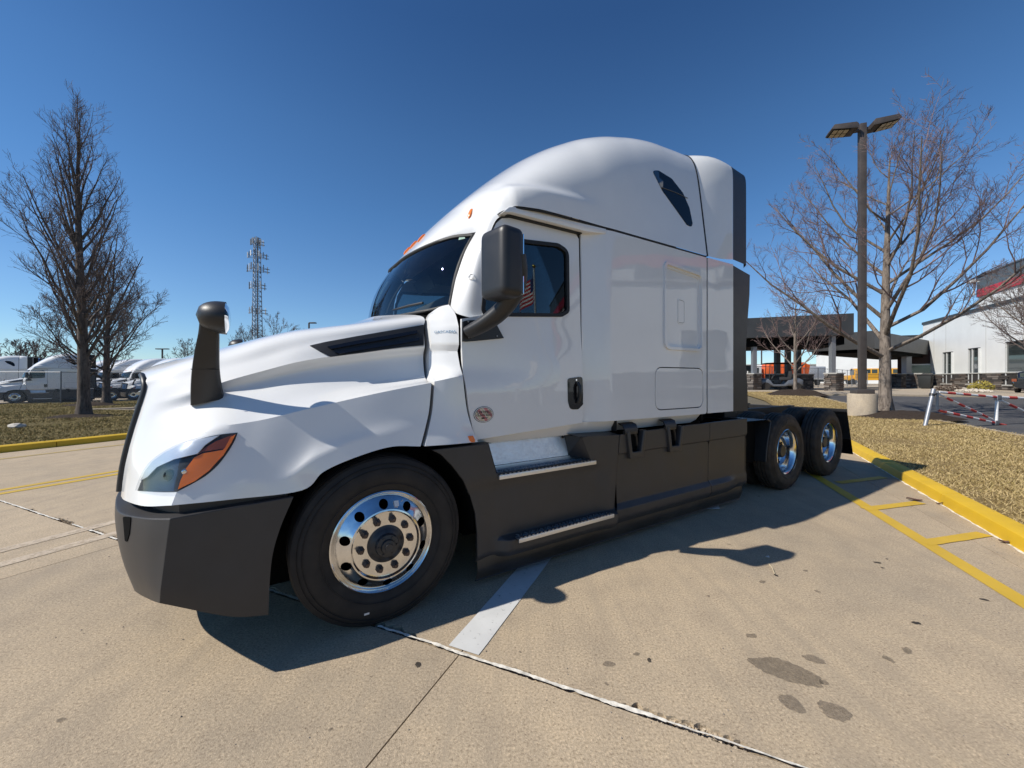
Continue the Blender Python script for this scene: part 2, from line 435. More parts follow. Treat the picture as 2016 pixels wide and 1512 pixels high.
G1 = np.stack([cr(HC2[:, j], 7, (3,) if j >= 9 else ()) for j in range(HC2.shape[1])], 1)          # along the hood
HG = np.stack([cr(G1[i], 6, (4, 7, 9, 10)) for i in range(G1.shape[0])], 0)      # down the section
def sym_grid(mb, G):
    v, f = grid_data(G); mb.add(v, f)
    G2 = G.copy(); G2[..., 1] = YC-G2[..., 1]; v, f = grid_data(G2, True); mb.add(v, f)
mb = MB(); sym_grid(mb, HG)
hood = mb.build('hood', M['white'], TR, smooth=32)
hv, hf = grid_data(HG); HB = bvh_of(hv, hf)
# bumper: columns round the corner, rows from top to bottom
def col5(pts): return pts
BC = np.array([
 [(-.335,.05,.838),(-.308,.0,.833),(-.365,.0,.69),(-.40,.0,.56),(-.414,.002,.42),(-.42,.01,.245),(-.42,.06,.235)],
 [(-.55,.055,.832),(-.54,.0,.824),(-.56,.0,.69),(-.57,.0,.56),(-.575,.0,.42),(-.58,.01,.29),(-.57,.06,.28)],
 [(-.775,.06,.822),(-.80,.0,.812),(-.812,.0,.70),(-.822,.0,.60),(-.832,.0,.50),(-.838,.012,.434),(-.81,.06,.41)],
 [(-.85,.17,.812),(-.905,.11,.802),(-.912,.11,.71),(-.912,.11,.61),(-.905,.11,.51),(-.885,.12,.41),(-.85,.15,.385)],
 [(-.95,.38,.800),(-1.035,.32,.790),(-1.037,.32,.72),(-1.03,.32,.62),(-1.01,.32,.50),(-.975,.33,.375),(-.93,.34,.35)],
 [(-1.03,.64,.796),(-1.115,.60,.786),(-1.117,.60,.71),(-1.105,.60,.59),(-1.08,.60,.46),(-1.04,.60,.30),(-.99,.6,.28)],
 [(-1.08,.92,.796),(-1.165,.92,.786),(-1.167,.92,.71),(-1.155,.92,.58),(-1.13,.92,.44),(-1.08,.92,.27),(-1.03,.92,.25)],
 [(-1.09,1.22,.796),(-1.18,1.22,.786),(-1.182,1.22,.71),(-1.17,1.22,.58),(-1.14,1.22,.44),(-1.09,1.22,.26),(-1.04,1.22,.24)]])
b1 = np.stack([cr(BC[:, j], 6, (2,)) for j in range(BC.shape[1])], 1)
BG = np.stack([cr(b1[i], 5, (1, 5)) for i in range(b1.shape[0])], 0)
mb = MB(); sym_grid(mb, BG); bumper = mb.build('bumper', M['grey_plastic'], TR, smooth=30)
bv, bf_ = grid_data(BG); BB = bvh_of(bv, bf_)
# black trim between hood and bumper
TG = []
for p in BC[:, 0]:
    q = Vector(p); ins = .0
    q_ = smooth01(-.82,-.95,p[0]) if p[0] < -.82 else 0
    TG.append([(p[0]+.012*q_, p[1]-.012, p[2]+.06), (p[0]+.01*q_, p[1]-.012, p[2]-.004), (p[0]+.03, p[1]+.06, p[2]-.02)])
TG = np.array(TG); TG = np.stack([cr(TG[:, j], 5, (2,)) for j in range(3)], 1)
mb = MB(); sym_grid(mb, TG); mb.build('bumper_trim', M['black_plastic'], TR)
# tow slot: a black plate paints the recess shade onto the bumper
patch('tow_slot', BB, rounded([(243,1017),(259,1018),(256,1050),(251,1067),(247,1064)], 3, 3), M['deep_black'], bumper, .003, .01, 6)
# tie-down between hood and bumper
mb = MB(); mb.lathe([(.02,-.04),(.02,.03)], 10, 'z', (-1.0,.47,.84)); mb.build('hood_stop', M['seal'], TR)
# grille, with its bars
mb = MB(); gA = HG[0, 12:61]; g2 = gA.copy(); g2[:,1] = YC-g2[:,1]
rows = [gA*(1-t)+g2*t + np.array([-.07*math.sin(math.pi*t), 0, 0]) + np.array([.03,0,0]) for t in np.linspace(0,1,17)]
v, f = grid_data(np.array(rows)); mb.add(v, f)
grille = mb.build('grille', M['deep_black'], TR, smooth=60)
for k in range(7):
    z = .92+.075*k; mb = MB(); pts = []
    for t in np.linspace(.04,.96,13):
        pts.append((-1.075+(z-.83)*.13-.075*math.sin(math.pi*t)-.0, .545+(YC-1.09)*t, z))
    mb.tube(pts, .02, 6, rb=.55); mb.build('grille_bar', M['chrome'], grille)
for sgn in (0, 1):
    mb = MB(); e = [tuple(p) for p in HG[0, 10:61:3]]
    e = [(p[0]-.008, (p[1] if not sgn else YC-p[1])+(.008 if not sgn else -.008), p[2]) for p in e]
    mb.tube(e, .015, 8); mb.build('grille_surround', M['black_plastic'], grille, smooth=60)
# hood vent
vent_px = [(610,681),(640,674),(700,663),(770,651),(834,640),(834,680),(790,684),(720,694),(650,703)]
vent = patch('hood_vent', HB, vent_px, M['black_plastic'], hood, .008, .02, 16)
patch('vent_slat', HB, [(645,685),(700,674),(770,662),(820,653),(820,659),(770,669),(700,681),(652,690)], M['black_gloss'], vent, .020, .014, 14)
patch('vent_slat', HB, [(660,696),(720,684),(790,673),(825,667),(825,672),(790,679),(720,690),(668,699)], M['black_gloss'], vent, .018, .012, 14)
# headlight
HL = [(468,852),(461,870),(447,893),(428,917),(405,937),(378,953),(349,968),(312,968),(272,966),(279,948),(290,927),(306,908),(330,891),(360,876),(395,864),(432,856)]
HL = smooth_loop(HL, 4, (6, 8))
hl = patch('headlight', HB, HL, M['black_plastic'], TR, .004, .02, 10)
patch('reflector', HB, [(281,947),(291,929),(307,910),(331,893),(361,878),(396,866),(434,858),(408,878),(394,895),(350,906),(316,921),(296,940)], simple('bright_reflector', (.72,.76,.80), .25, .35), hl, .009, .004, 8, bulge=.012)  # pale band: sky reflection put into the reflector's colour
patch('reflector_bowl', HB, [(296,941),(318,922),(350,908),(392,898),(374,922),(353,960),(318,963),(279,962)], simple('headlight_bowl', (.10,.098,.096), .5, .25, vary=.9, vscale=12), hl, .008, .004, 8, bulge=-.012)
mb = MB(); p, n = on(HB, 338, 935); mb.lathe([(.0,-.014),(.016,-.012),(.026,-.004),(.028,.01)], 20, 'y', p+Vector((-.004,-.002,0))); mb.build('projector', M['glass_black'], hl)
mb = MB(); p, n = on(HB, 366, 928); mb.lathe([(.0,-.012),(.008,-.011),(.013,-.006),(.014,.01)], 16, 'y', p+Vector((-.003,-.002,0))); mb.build('projector', M['chrome'], hl)
patch('turn_signal', HB, [(352,963),(357,946),(368,922),(384,901),(400,893),(440,886),(446,880),(434,903),(412,927),(385,947)], M['amber'], hl, .011, .006, 8)
patch('side_marker', HB, [(388,896),(402,884),(425,870),(458,857),(452,869),(444,883),(400,890)], M['amber_dark'], hl, .0105, .006, 8)
patch('marker_edge', HB, [(464,856),(456,872),(440,897),(432,905),(444,881),(455,861)], M['amber'], hl, .0125, .006, 8)
patch('lens', HB, HL, M['lens'], hl, .018, .003, 10, bulge=.012)
# ------------------------------------------------------------------ fender piece between hood and door
FF = np.array([(.565,.38,1.945),(.55,.30,1.905),(.545,.265,1.80),(.545,.255,1.69),(.54,.28,1.645),(.525,.235,1.50),(.50,.075,1.433),(.48,.06,1.25),(.445,.035,1.13),(.41,.005,1.03),(.41,.05,1.03)])
RR = np.array([(.685,.27,1.985),(.685,.16,1.905),(.685,.105,1.81),(.685,.10,1.685),(.685,.125,1.64),(.69,.095,1.54),(.695,.062,1.475),(.722,.056,1.25),(.757,.04,1.11),(.79,.02,1.022),(.79,.07,1.022)])
MM = (FF+RR)/2 - np.array([0,.012,0])
FF[0] = (.565,.36,1.915); FF[1] = (.55,.29,1.89)
PRE = FF+np.array([-.006,.16,0]); PRE[0,2] -= .07; PRE[1,2] -= .05; POST = RR+np.array([.004,.10,0])
ft = np.stack([np.concatenate([PRE[j][None], cr(np.stack([FF[j],MM[j],RR[j]]), 5), POST[j][None]]) for j in range(len(FF))], 0)
FG = np.stack([cr(ft[:, i], 6, (2,3,4,6,9)) for i in range(ft.shape[1])], 0)
mb = MB(); v, f = grid_data(FG); mb.add(v, f); fext = mb.build('fender_panel', M['white'], TR, smooth=32); FB = bvh_of(v, f)
mirrored(fext)
F2, R2 = FF+np.array([-.05,.15,0]), RR+np.array([.07,.09,0])
mb = MB(); v, f = grid_data(np.stack([F2, R2])); mb.add(v, f); o = mb.build('seam_backing', M['deep_black'], TR); mirrored(o)
patch('marker_lamp', FB, [(921,859),(930,858),(938,874),(928,876)], M['amber'], fext, .008, .01, 8)
# ------------------------------------------------------------------ windshield, pillar
WB = np.array([(.35,1.22,1.935),(.39,.92,1.935),(.49,.62,1.94),(.605,.42,1.955),(.705,.29,1.98)])
WT = np.array([(.575,1.22,2.475),(.60,.95,2.495),(.68,.70,2.525),(.80,.48,2.552),(.918,.328,2.548)])
wb = cr(WB, 8); wt = cr(WT, 8)
WG = np.array([wb*(1-t)+wt*t+np.array([-.035,-.02,.02])*math.sin(math.pi*t) for t in np.linspace(0,1,9)])
mb = MB(); sym_grid(mb, WG); wsh = mb.build('windshield', M['glass'], TR, smooth=80)
v, f = grid_data(WG); WBV = bvh_of(v, f)
edge = [tuple(p) for p in WG[0]] + [tuple(p) for p in WG[1:,-1]] + [tuple(p) for p in WG[-1][::-1]]
mb = MB(); mb.tube(edge, .017, 6, rb=1); e2 = [(a,YC-b,z) for a,b,z in edge]; mb.tube(e2, .017, 6); mb.build('gasket', M['seal'], wsh, smooth=60)
patch('inspection_sticker', WBV, [(904,465),(917,462),(916,470),(903,473)], simple('sticker_print', (.28,.42,.34), .5, vary=.5, vscale=120), wsh, .003, .002, 6)
PC = np.array([
 [(.69,.305,1.965),(.70,.20,1.92),(.755,.125,1.885),(.86,.09,1.87)],
 [(.725,.31,2.06),(.725,.19,2.03),(.765,.12,2.0),(.868,.092,1.99)],
 [(.785,.318,2.20),(.78,.19,2.20),(.805,.12,2.18),(.875,.095,2.17)],
 [(.865,.325,2.40),(.86,.20,2.42),(.865,.13,2.40),(.895,.10,2.38)],
 [(.935,.325,2.58),(.935,.205,2.61),(.945,.14,2.60),(.975,.107,2.59)],
 [(1.0,.32,2.68),(.99,.21,2.675),(1.01,.14,2.67),(1.065,.105,2.665)]])
for i_, t_ in enumerate((0,.14,.36,.68,1.0)):
    e_ = wb[-1]*(1-t_)+wt[-1]*t_+np.array([-.035,-.02,.02])*math.sin(math.pi*t_); PC[i_,0] = e_+np.array([-.004,-.008,0])
p1 = np.stack([cr(PC[:, j], 6) for j in range(4)], 1); PG = np.stack([cr(p1[i], 6) for i in range(p1.shape[0])], 0)
mb = MB(); v, f = grid_data(PG); mb.add(v, f); pil = mb.build('pillar_fairing', M['white'], TR, smooth=60); PB = bvh_of(v, f); mirrored(pil)
p, n = on(PB, 928, 545); n = -n if n.y > 0 else n
mb = MB(); u_ = n.cross(Vector((0,0,1))).normalized(); w_ = u_.cross(n)
cpts = [p+n*.003+u_*.021*math.cos(a)+w_*.021*math.sin(a) for a in np.linspace(0,2*math.pi,25)]
mb.tube(cpts, .0028, 5); mb.tube([p+n*.003+u_*.014+w_*.012, p+n*.004-u_*.014-w_*.012], .003, 5); mb.build('pillar_emblem', M['white'], pil)
# wipers
mb = MB()
mb.tube([(.42,.95,1.985),(.44,.80,2.0),(.50,.60,2.01),(.56,.46,2.015)], .009, 6); mb.build('wiper', M['black_plastic'], wsh); mb = MB()
mb.tube([(.40,1.5,1.985),(.42,1.7,2.0),(.5,1.85,2.01),(.56,1.98,2.015)], .009, 6); mb.build('wiper', M['black_plastic'], wsh)
# ------------------------------------------------------------------ door
def door_b(a, z):
    k = smooth01(1.42,1.50,z)*(1-smooth01(.75,1.55,a))*.028
    return .060 + k + .028*smooth01(1.50,1.90,z)*smooth01(.75,1.55,a) + max(0, z-1.88)*.028 + .006*math.sin(math.pi*min(1,max(0,(z-1.05)/.45)))*0
DO = [(.80,1.03)] + [(1.775,1.088)] + [(1.785,1.12),(1.785,2.62),(1.755,2.655),(1.10,2.645),(1.03,2.625),(.985,2.58),(.915,2.44),(.882,2.25),(.868,2.05),(.862,1.90),(.80,1.885),(.70,1.86),(.70,1.70),(.705,1.60),(.71,1.48),(.738,1.25),(.772,1.10)]
DO = DO[::1]
WH = rounded([(.855,1.895),(1.585,1.955),(1.66,1.995),(1.665,2.50),(1.56,2.535),(1.25,2.505),(.965,2.49),(.90,2.34)], [.05,.05,.05,.12,.1,.02,.05,.05], 6)
door = panel('door', DO, [WH], door_b, M['white'], TR, .07, .02)
dv, dt = cdt(DO, (), .08); dvv = [(a, door_b(a,z), z) for a,z in dv]; DB = bvh_of(dvv, dt)
def inset(poly, d):
    cx = sum(p[0] for p in poly)/len(poly); cz = sum(p[1] for p in poly)/len(poly); out = []
    n = len(poly)
    for i in range(n):
        t = (Vector(poly[(i+1)%n])-Vector(poly[i-1])); t.normalize() if t.length > 0 else None
        nn = Vector((-t.y, t.x)); p = Vector(poly[i])
        if (p+nn*.001-Vector((cx,cz))).length > (p-Vector((cx,cz))).length: nn = -nn
        out.append(tuple(p+nn*d))
    return out
gk = ring('window_gasket', inset(WH, -.006), inset(WH, .022), lambda a,z: door_b(a,z)-.006, M['seal'], door, .03)
gl = panel('door_window', inset(WH, .015), [], lambda a,z: door_b(a,z)+.012, M['glass_dark'], door, .12, .004)
for o in (door, gk, gl): mirrored(o)
# handle: dark recess with a vertical grip
HPx = rounded([(1117,745),(1146,741),(1148,795),(1138,806),(1122,806),(1118,790)], [6,6,4,8,8,4], 4)
hd = patch('door_handle', DB, HPx, M['black_gloss'], door, .005, .012, 9)
p, n = on(DB, 1136, 772); mb = MB()
mb.tube([p+Vector((-.004,-.012,.075)), p+Vector((0,-.034,.045)), p+Vector((.002,-.036,-.03)), p+Vector((.0,-.012,-.085))], .012, 8, rb=1.4); mb.build('grip', M['black_plastic'], hd)
mb = MB(); p, n = on(DB, 1133, 748); mb.lathe([(.0,-.012),(.007,-.012),(.007,.004)], 10, 'y', p); mb.build('lock_barrel', M['chrome'], hd)
# idle-certificate sticker
def text_mesh(txt, size, name, mat, parent, mtx, extrude=.0006, align='CENTER'):
    cu = bpy.data.curves.new('text', 'FONT'); cu.body = txt; cu.size = size; cu.align_x = align; cu.align_y = 'CENTER'; cu.extrude = extrude; cu.resolution_u = 2
    o = bpy.data.objects.new('text', cu); col.objects.link(o)
    dg = bpy.context.evaluated_depsgraph_get(); me = bpy.data.meshes.new_from_object(o.evaluated_get(dg)); bpy.data.objects.remove(o)
    me.materials.clear(); me.transform(mtx); return link_mesh(name, me, mat, parent)
SIDE = Matrix(((1,0,0),(0,0,1),(0,1,0))).to_4x4()      # text plane on the driver's side: x -> a, y -> z, facing -y
def side_m(a, b, z, rot=0): return Matrix.Translation((a,b,z)) @ Matrix(((1,0,0,0),(0,0,-1,0),(0,1,0,0),(0,0,0,1))) @ Matrix.Rotation(rot,4,'Z')
sp, sn = on(DB, 952, 816)
def disc(name, c, ra, rz, b, mat, parent, th=.0015, n=36):
    mb = MB(); mb.prism([(c[0]+ra*math.cos(t), c[1]+rz*math.sin(t)) for t in np.linspace(0,2*math.pi,n,endpoint=False)], b, b+th, 'y'); return mb.build(name, mat, parent)
st_w = simple('sticker_white', (.72,.70,.68), .35, coat=.4); st_k = simple('sticker_black', (.02,.02,.02), .4)
sm, snt, sb = nodes('sticker_hologram'); sv = coord(snt); w = snt.nodes.new('ShaderNodeTexWave'); w.inputs['Scale'].default_value = 9; w.inputs['Distortion'].default_value = 2; w.bands_direction = 'DIAGONAL'
snt.links.new(sv, w.inputs[0]); snt.links.new(ramp(snt, w.outputs['Fac'], [(.25,(.55,.22,.22)),(.55,(.66,.60,.56)),(.85,(.60,.52,.40))]), sb.inputs['Base Color']); setp(sb, roughness=.25, metallic=.35)
stk = disc('certificate_sticker', (sp.x, sp.z), .078, .056, sp.y-.003, st_k, door)
disc('sticker_rim', (sp.x, sp.z), .074, .053, sp.y-.0045, st_w, stk); disc('sticker_ring', (sp.x, sp.z), .069, .0485, sp.y-.0055, st_k, stk); disc('sticker_face', (sp.x, sp.z), .066, .046, sp.y-.0065, sm, stk)
text_mesh('CERTIFIED', .024, 'sticker_text', st_k, stk, side_m(sp.x, sp.y-.0085, sp.z+.016))
text_mesh('CLEAN IDLE', .0225, 'sticker_text', st_k, stk, side_m(sp.x, sp.y-.0085, sp.z-.004))
mb = MB(); mb.box(sp.x-.02,sp.x+.004,sp.y-.009,sp.y-.007,sp.z-.03,sp.z-.019); mb.box(sp.x+.01,sp.x+.03,sp.y-.009,sp.y-.007,sp.z-.027,sp.z-.022); mb.build('sticker_print', st_k, stk)
# name badge on the fender panel
p, n = on(FB, 876, 654); pa_, pb_ = on(FB, 858, 654)[0], on(FB, 895, 653)[0]; badge_m = simple('badge_chrome', (.55,.56,.58), .2, 1)
bm_ = side_m(p.x, p.y-.006, p.z, 0) ; ang = math.atan2(pb_.y-pa_.y, pb_.x-pa_.x)
bm_ = Matrix.Translation((pa_+pb_)/2+Vector((-.003,-.0045,0))) @ Matrix.Rotation(ang,4,'Z') @ Matrix(((1,0,0,0),(0,0,-1,0),(0,1,0,0),(0,0,0,1)))
text_mesh('CASCADIA', .034, 'name_badge', badge_m, fext, bm_ @ Matrix.Diagonal((1.0,.75,1,1)), .001)
# ------------------------------------------------------------------ roof fairing
ZC = [(.575,2.475),(.62,2.535),(.70,2.64),(.80,2.765),(.93,2.91),(1.1,3.085),(1.3,3.275),(1.56,3.49),(1.89,3.70),(2.2,3.835),(2.5,3.925),(2.9,3.99),(3.2,4.0),(3.52,4.0)]
def interp(tab, x):
    xs = [t[0] for t in tab]; ys = [t[1] for t in tab]
    i = min(max(int(np.searchsorted(xs, x))-1, 0), len(xs)-2)
    P = [ys[max(i-1,0)], ys[i], ys[i+1], ys[min(i+2,len(ys)-1)]]; X = [xs[max(i-1,0)], xs[i], xs[i+1], xs[min(i+2,len(xs)-1)]]
    h = X[2]-X[1]; t = (x-X[1])/h
    m1 = (P[2]-P[0])/(X[2]-X[0]) if X[2] != X[0] else 0; m2 = (P[3]-P[1])/(X[3]-X[1]) if X[3] != X[1] else 0
    return (2*t**3-3*t*t+1)*P[1]+(t**3-2*t*t+t)*h*m1+(-2*t**3+3*t*t)*P[2]+(t**3-t*t)*h*m2
B0 = [(.575,1.22),(.60,.97),(.68,.70),(.80,.48),(.93,.315),(.965,.22),(1.02,.12),(1.10,.07),(1.3,.05),(1.7,.04),(2.1,.028),(3.52,.028)]
ZB = [(.575,2.475),(.60,2.50),(.68,2.535),(.80,2.565),(.93,2.570),(.965,2.612),(1.02,2.67),(1.10,2.705),(1.3,2.72),(1.7,2.735),(2.1,2.745),(3.52,2.755)]
def lin(tab, x): return float(np.interp(x, [t[0] for t in tab], [t[1] for t in tab]))
NE = [(.575,2.2),(.93,2.4),(1.3,2.7),(1.9,3.3),(2.5,4.8),(3.0,7.0),(3.52,9.0)]
ss_ = list(.575+.355*np.linspace(0,1,22)**1.6)+list(np.linspace(.95,1.12,8))+list(np.linspace(1.17,3.52,36))
RG = []
for a in ss_:
    zc, b0, zb, n = interp(ZC, a), lin(B0, a), lin(ZB, a), lin(NE, a)
    row = []
    for q in np.linspace(0, 1, 72):
        th = q*math.pi/2
        x = math.sin(th)**(2/n) ; y = math.cos(th)**(2/n)
        b = 1.22-(1.22-b0-.15*y*smooth01(1.6,3.2,a))*x; z = zb+(zc-zb)*y
        fl = (1-smooth01(.15,.23,z-zb))*smooth01(.92,1.15,a)*(1-smooth01(1.25,2.15,a))*.045
        row.append((a, b-fl, z))
    RG.append(row)
RG = np.array(RG)
mb = MB(); sym_grid(mb, RG); roof = mb.build('roof_fairing', M['white'], TR, smooth=60)
v, f = grid_data(RG); RB = bvh_of(v, f)
# black seal along the roof joint
sl = [tuple(p) for p in RG[22:, -1]]
sl = [(p[0], p[1]+.012, p[2]-.008) for p in sl]
mb = MB(); mb.tube(sl, .009, 6); mb.tube([(a,YC-b,z) for a,b,z in sl], .009, 6); mb.build('roof_seal', M['seal'], roof)
e_ = [tuple(p) for p in RG[-1]]
full_ = e_[::-1]+[(a,YC-b,z) for a,b,z in e_[1:]]
mb = MB(); mb.tube([(a+.012,b+(.004 if b < 1.22 else -.004),z-.003) for a,b,z in full_], .013, 6); mb.build('roof_seal', M['seal'], roof)
# marker lamps over the windshield
for (u, w, L, tl) in ((811,478,.085,.0),(824,470,.085,0),(838,460,.085,0)):
    pass
LP = [(1.02,.06),(1.22,.06),(1.42,.06),(.40,.16),(2.04,.16)]
for lb, up in LP:
    b_ = min(lb, YC-lb)
    best = None
    hit = RB.ray_cast(Vector((-1.5, b_, 2.70 if lb in (1.02,1.22,1.42) else 2.74)), Vector((1,0,0)))
    p, n = hit[0], hit[1]
    if n.x > 0: n = -n
    if lb != b_: p = Vector((p.x, YC-p.y, p.z)); n = Vector((n.x, -n.y, n.z))
    t = Vector((0,0,1)); t = (t-n*t.dot(n)).normalized(); sd = t.cross(n)
    mb = MB(); k = 7
    vs_ = []
    for i in range(k):
        q = i/(k-1)*2-1; wdt = .016*math.sqrt(max(.02,1-q**6)); h = .016*(1-q**4*.7)
        c0 = p+t*.055*q
        vs_ += [c0+sd*wdt-n*.004, c0+sd*wdt*.7+n*h*.8, c0+n*h, c0-sd*wdt*.7+n*h*.8, c0-sd*wdt-n*.004]
    fs = [(i*5+j, i*5+j+1, (i+1)*5+j+1, (i+1)*5+j) for i in range(k-1) for j in range(4)]+[(0,1,2,3,4),tuple((k-1)*5+j for j in range(5))]
    mb.add(vs_, fs); mb.build('marker_lamp', M['amber'], roof, smooth=50)
# teardrop roof window
TW = rounded([(1284,336),(1296,336),(1322,352),(1344,380),(1357,410),(1363,440),(1361,447),(1352,443),(1330,412),(1304,376)], [5,6,10,10,10,4,3,4,10,10], 4)
tw = patch('roof_window', RB, TW, M['glass_black'], roof, .004, .012, 9)
mbp = [on(RB, u, w)[0] for u, w in ((1302,370),(1330,380),(1353,391))]
mb = MB(); mb.tube([p+Vector((0,-.006,.002)) for p in mbp], .0035, 5); mb.build('window_bar', M['curtain'], tw)
# ------------------------------------------------------------------ sleeper side
def slp_b(a, z): return .085-.055*smooth01(1.80,2.06,a)+.012*smooth01(2.3,2.74,z)*(1-smooth01(1.8,2.2,a))
SO = rounded([(1.797,1.088),(3.50,1.082),(3.52,1.10),(3.52,2.735),(1.797,2.725)], [.0,.01,.0,.0,.0], 2)
RW = rounded([(2.80,1.735),(3.44,1.735),(3.44,2.545),(2.80,2.585)], [.09,.09,.10,.06], 6)
TBX = rounded([(2.67,1.15),(3.46,1.15),(3.46,1.565),(2.67,1.565)], .10, 6)
slp = panel('sleeper_side', SO, [RW, TBX], slp_b, M['white'], TR, .10, .015)
tbx = panel('toolbox_door', inset(TBX, .010), [], lambda a,z: slp_b(a,z)+.0015, M['white'], slp, .12, .02)
# raised surround + recessed blank
rs = ring('window_surround', inset(RW, -.0), inset(RW, .028), lambda a,z: slp_b(a,z)-.018, M['white'], slp, .04)
rs2 = ring('window_bevel', inset(RW, .026), inset(RW, .052), lambda a,z: slp_b(a,z)+.006, M['white'], rs, .012)
rb_ = panel('window_blank', inset(RW, .046), [], lambda a,z: slp_b(a,z)+.014, M['white'], slp, .12, .01)
LT = rounded([(3.04,2.005),(3.15,2.005),(3.15,2.24),(3.04,2.25)], .03, 4)
lr = ring('latch_surround', inset(LT,-.006), inset(LT,.006), lambda a,z: slp_b(a,z)+.010, M['grey_plastic'] if 0 else M['white'], slp, .01)
l2 = panel('latch_cover', inset(LT,.010), [], lambda a,z: slp_b(a,z)+.011, M['white'], slp, .2, .01)
ls = ring('latch_gap', inset(LT,.005), inset(LT,.011), lambda a,z: slp_b(a,z)+.0125, M['seal'], slp, .004)
for o in (slp, tbx, rs, rb_): mirrored(o)
mb = MB(); mb.box(2.0,3.5,.075,YC-.075,1.10,2.72); mb.box(1.84,1.9,.14,YC-.14,1.10,2.66); mb.build('cab_core', M['curtain'], TR)
mb = MB(); mb.prism([(1.0,2.640),(1.05,2.686),(1.12,2.706),(1.5,2.720),(2.03,2.738),(2.03,2.690),(1.80,2.664),(1.08,2.654)], .034, .18, 'y'); dr = mb.build('drip_rail', M['white'], TR, bevel=.006); mirrored(dr)
mb = MB(); mb.prism([(1.06,2.646),(1.79,2.654),(1.79,2.663),(1.05,2.657)], .075, .11, 'y'); o = mb.build('door_seal', M['seal'], TR); mirrored(o)
# ------------------------------------------------------------------ rear extenders
def ext_prof(top): return top
def extender(name, mat, a0, a1, z0, z1, btop, bb=.03, parent=TR, zt1=None, sm=30):
    """side wall closed over the top (roof part) or a plain side plate"""
    pass
EX = []
for a in np.linspace(3.545, 4.035, 8):
    t = (a-3.545)/.49
    zc = 4.0-.05*t; b0 = .028; n = 9+14*t; row = []
    zt = lin([(0,4.0),(.5,3.98),(1,3.91)], t)
    for q in np.linspace(0, 1, 30):
        th = q*math.pi/2; x = math.sin(th)**(2/n); y = math.cos(th)**(2/n)
        row.append((a, 1.22-(1.22-b0-.15*y*max(0,1-t)**1.5)*x, 2.755+(zt-2.755)*y))
    EX.append(row)
EX = np.array(EX); mb = MB(); sym_grid(mb, EX); rex = mb.build('roof_extender', M['white'], TR, smooth=60)
for sgn in (0,1):
    mb = MB(); R_ = EX[-1][::1]; keep = [0]
    for k_ in range(1, len(R_)):
        if np.linalg.norm(R_[k_]-R_[keep[-1]]) > .012 or k_ == len(R_)-1: keep.append(k_)
    R_ = R_[keep].copy(); R3 = R_+np.array([.31,.010,-.012]); R4 = R3+np.array([0,.03,-.03]); R_ = R_+np.array([.004,.001,0])
    for q_ in (R_, R3, R4):
        if sgn: q_[:,1] = YC-q_[:,1]
    v, f = grid_data(np.array([R_, R3, R4]), sgn == 1); mb.add(v, f); mb.build('extender_trim', M['black_plastic'], rex, smooth=40, fix=False)
sex = panel('side_extender', rounded([(3.545,1.085),(4.045,1.085),(4.045,2.745),(3.545,2.738)], .004, 2), [], lambda a,z: .03, M['white'], TR, .12, .02)
stp = panel('extender_trim', [(4.05,1.085),(4.41,1.07),(4.40,1.30),(4.365,1.6),(4.36,1.85),(4.41,2.2),(4.45,2.45),(4.46,2.69),(4.05,2.735)], [], lambda a,z: .032+.05*(a-4.05), M['black_plastic'], sex, .1, .03)
q = mirrored(sex); q2 = mirrored(stp); q2.parent = q
mb = MB(); mb.box(3.50,3.535,.08,YC-.08,1.0,2.7); mb.box(3.50,3.535,.4,YC-.4,2.7,3.8); mb.box(3.53,3.56,.04,.10,1.09,2.74); mb.build('back_wall', M['deep_black'], TR)
mb = MB(); mb.box(3.56,3.60,.5,1.94,1.5,1.9); mb.build('rear_locker', M['chassis'], TR)
# ------------------------------------------------------------------ sill, fairings, steps
sill = panel('sill', rounded([(.80,.985),(3.40,.985),(3.47,1.02),(3.50,1.09),(1.79,1.095),(.80,1.035)], [0,.02,.03,.0,0,0], 3), [], lambda a,z: .115-.04*smooth01(1.02,1.09,z)+.03*(1-smooth01(.97,1.03,z)), M['white'], TR, .05, .02); mirrored(sill)
mb = MB(); mb.box(2.183,2.189,.06,.12,.99,1.085); mb.build('sill_joint', M['seal'], sill)
def ff_b(a, z):
    ledge = smooth01(.92,1.04,a)*(1-smooth01(2.08,2.14,a))
    b = .012
    b += .026*smooth01(.0,1.,(.765-z)/.085)*(.55+.45*smooth01(.80,.92,a))*(1-smooth01(1.88,2.08,a))
    b += -.062*ledge*smooth01(0,1,(.335-z)/.022)
    b += .02*smooth01(.5,.8,.8-a)*0
    b += .035*smooth01(0,1,(.24-z)/.06)
    return b
FO = [(.46,1.0),(.52,.965),(.60,.88),(.675,.78),(.735,.66),(.772,.54),(.787,.40),(.79,.19),(2.09,.19),(2.13,.60),(2.165,.965),(1.78,.985),(1.73,.975),(1.825,.79),(.93,.79),(.865,1.005)]
ffr = panel('chassis_fairing', FO, [], ff_b, M['grey_plastic'], TR, .028, .02, 24, None, (.765,.72,.68,.335,.313,.24,.20))
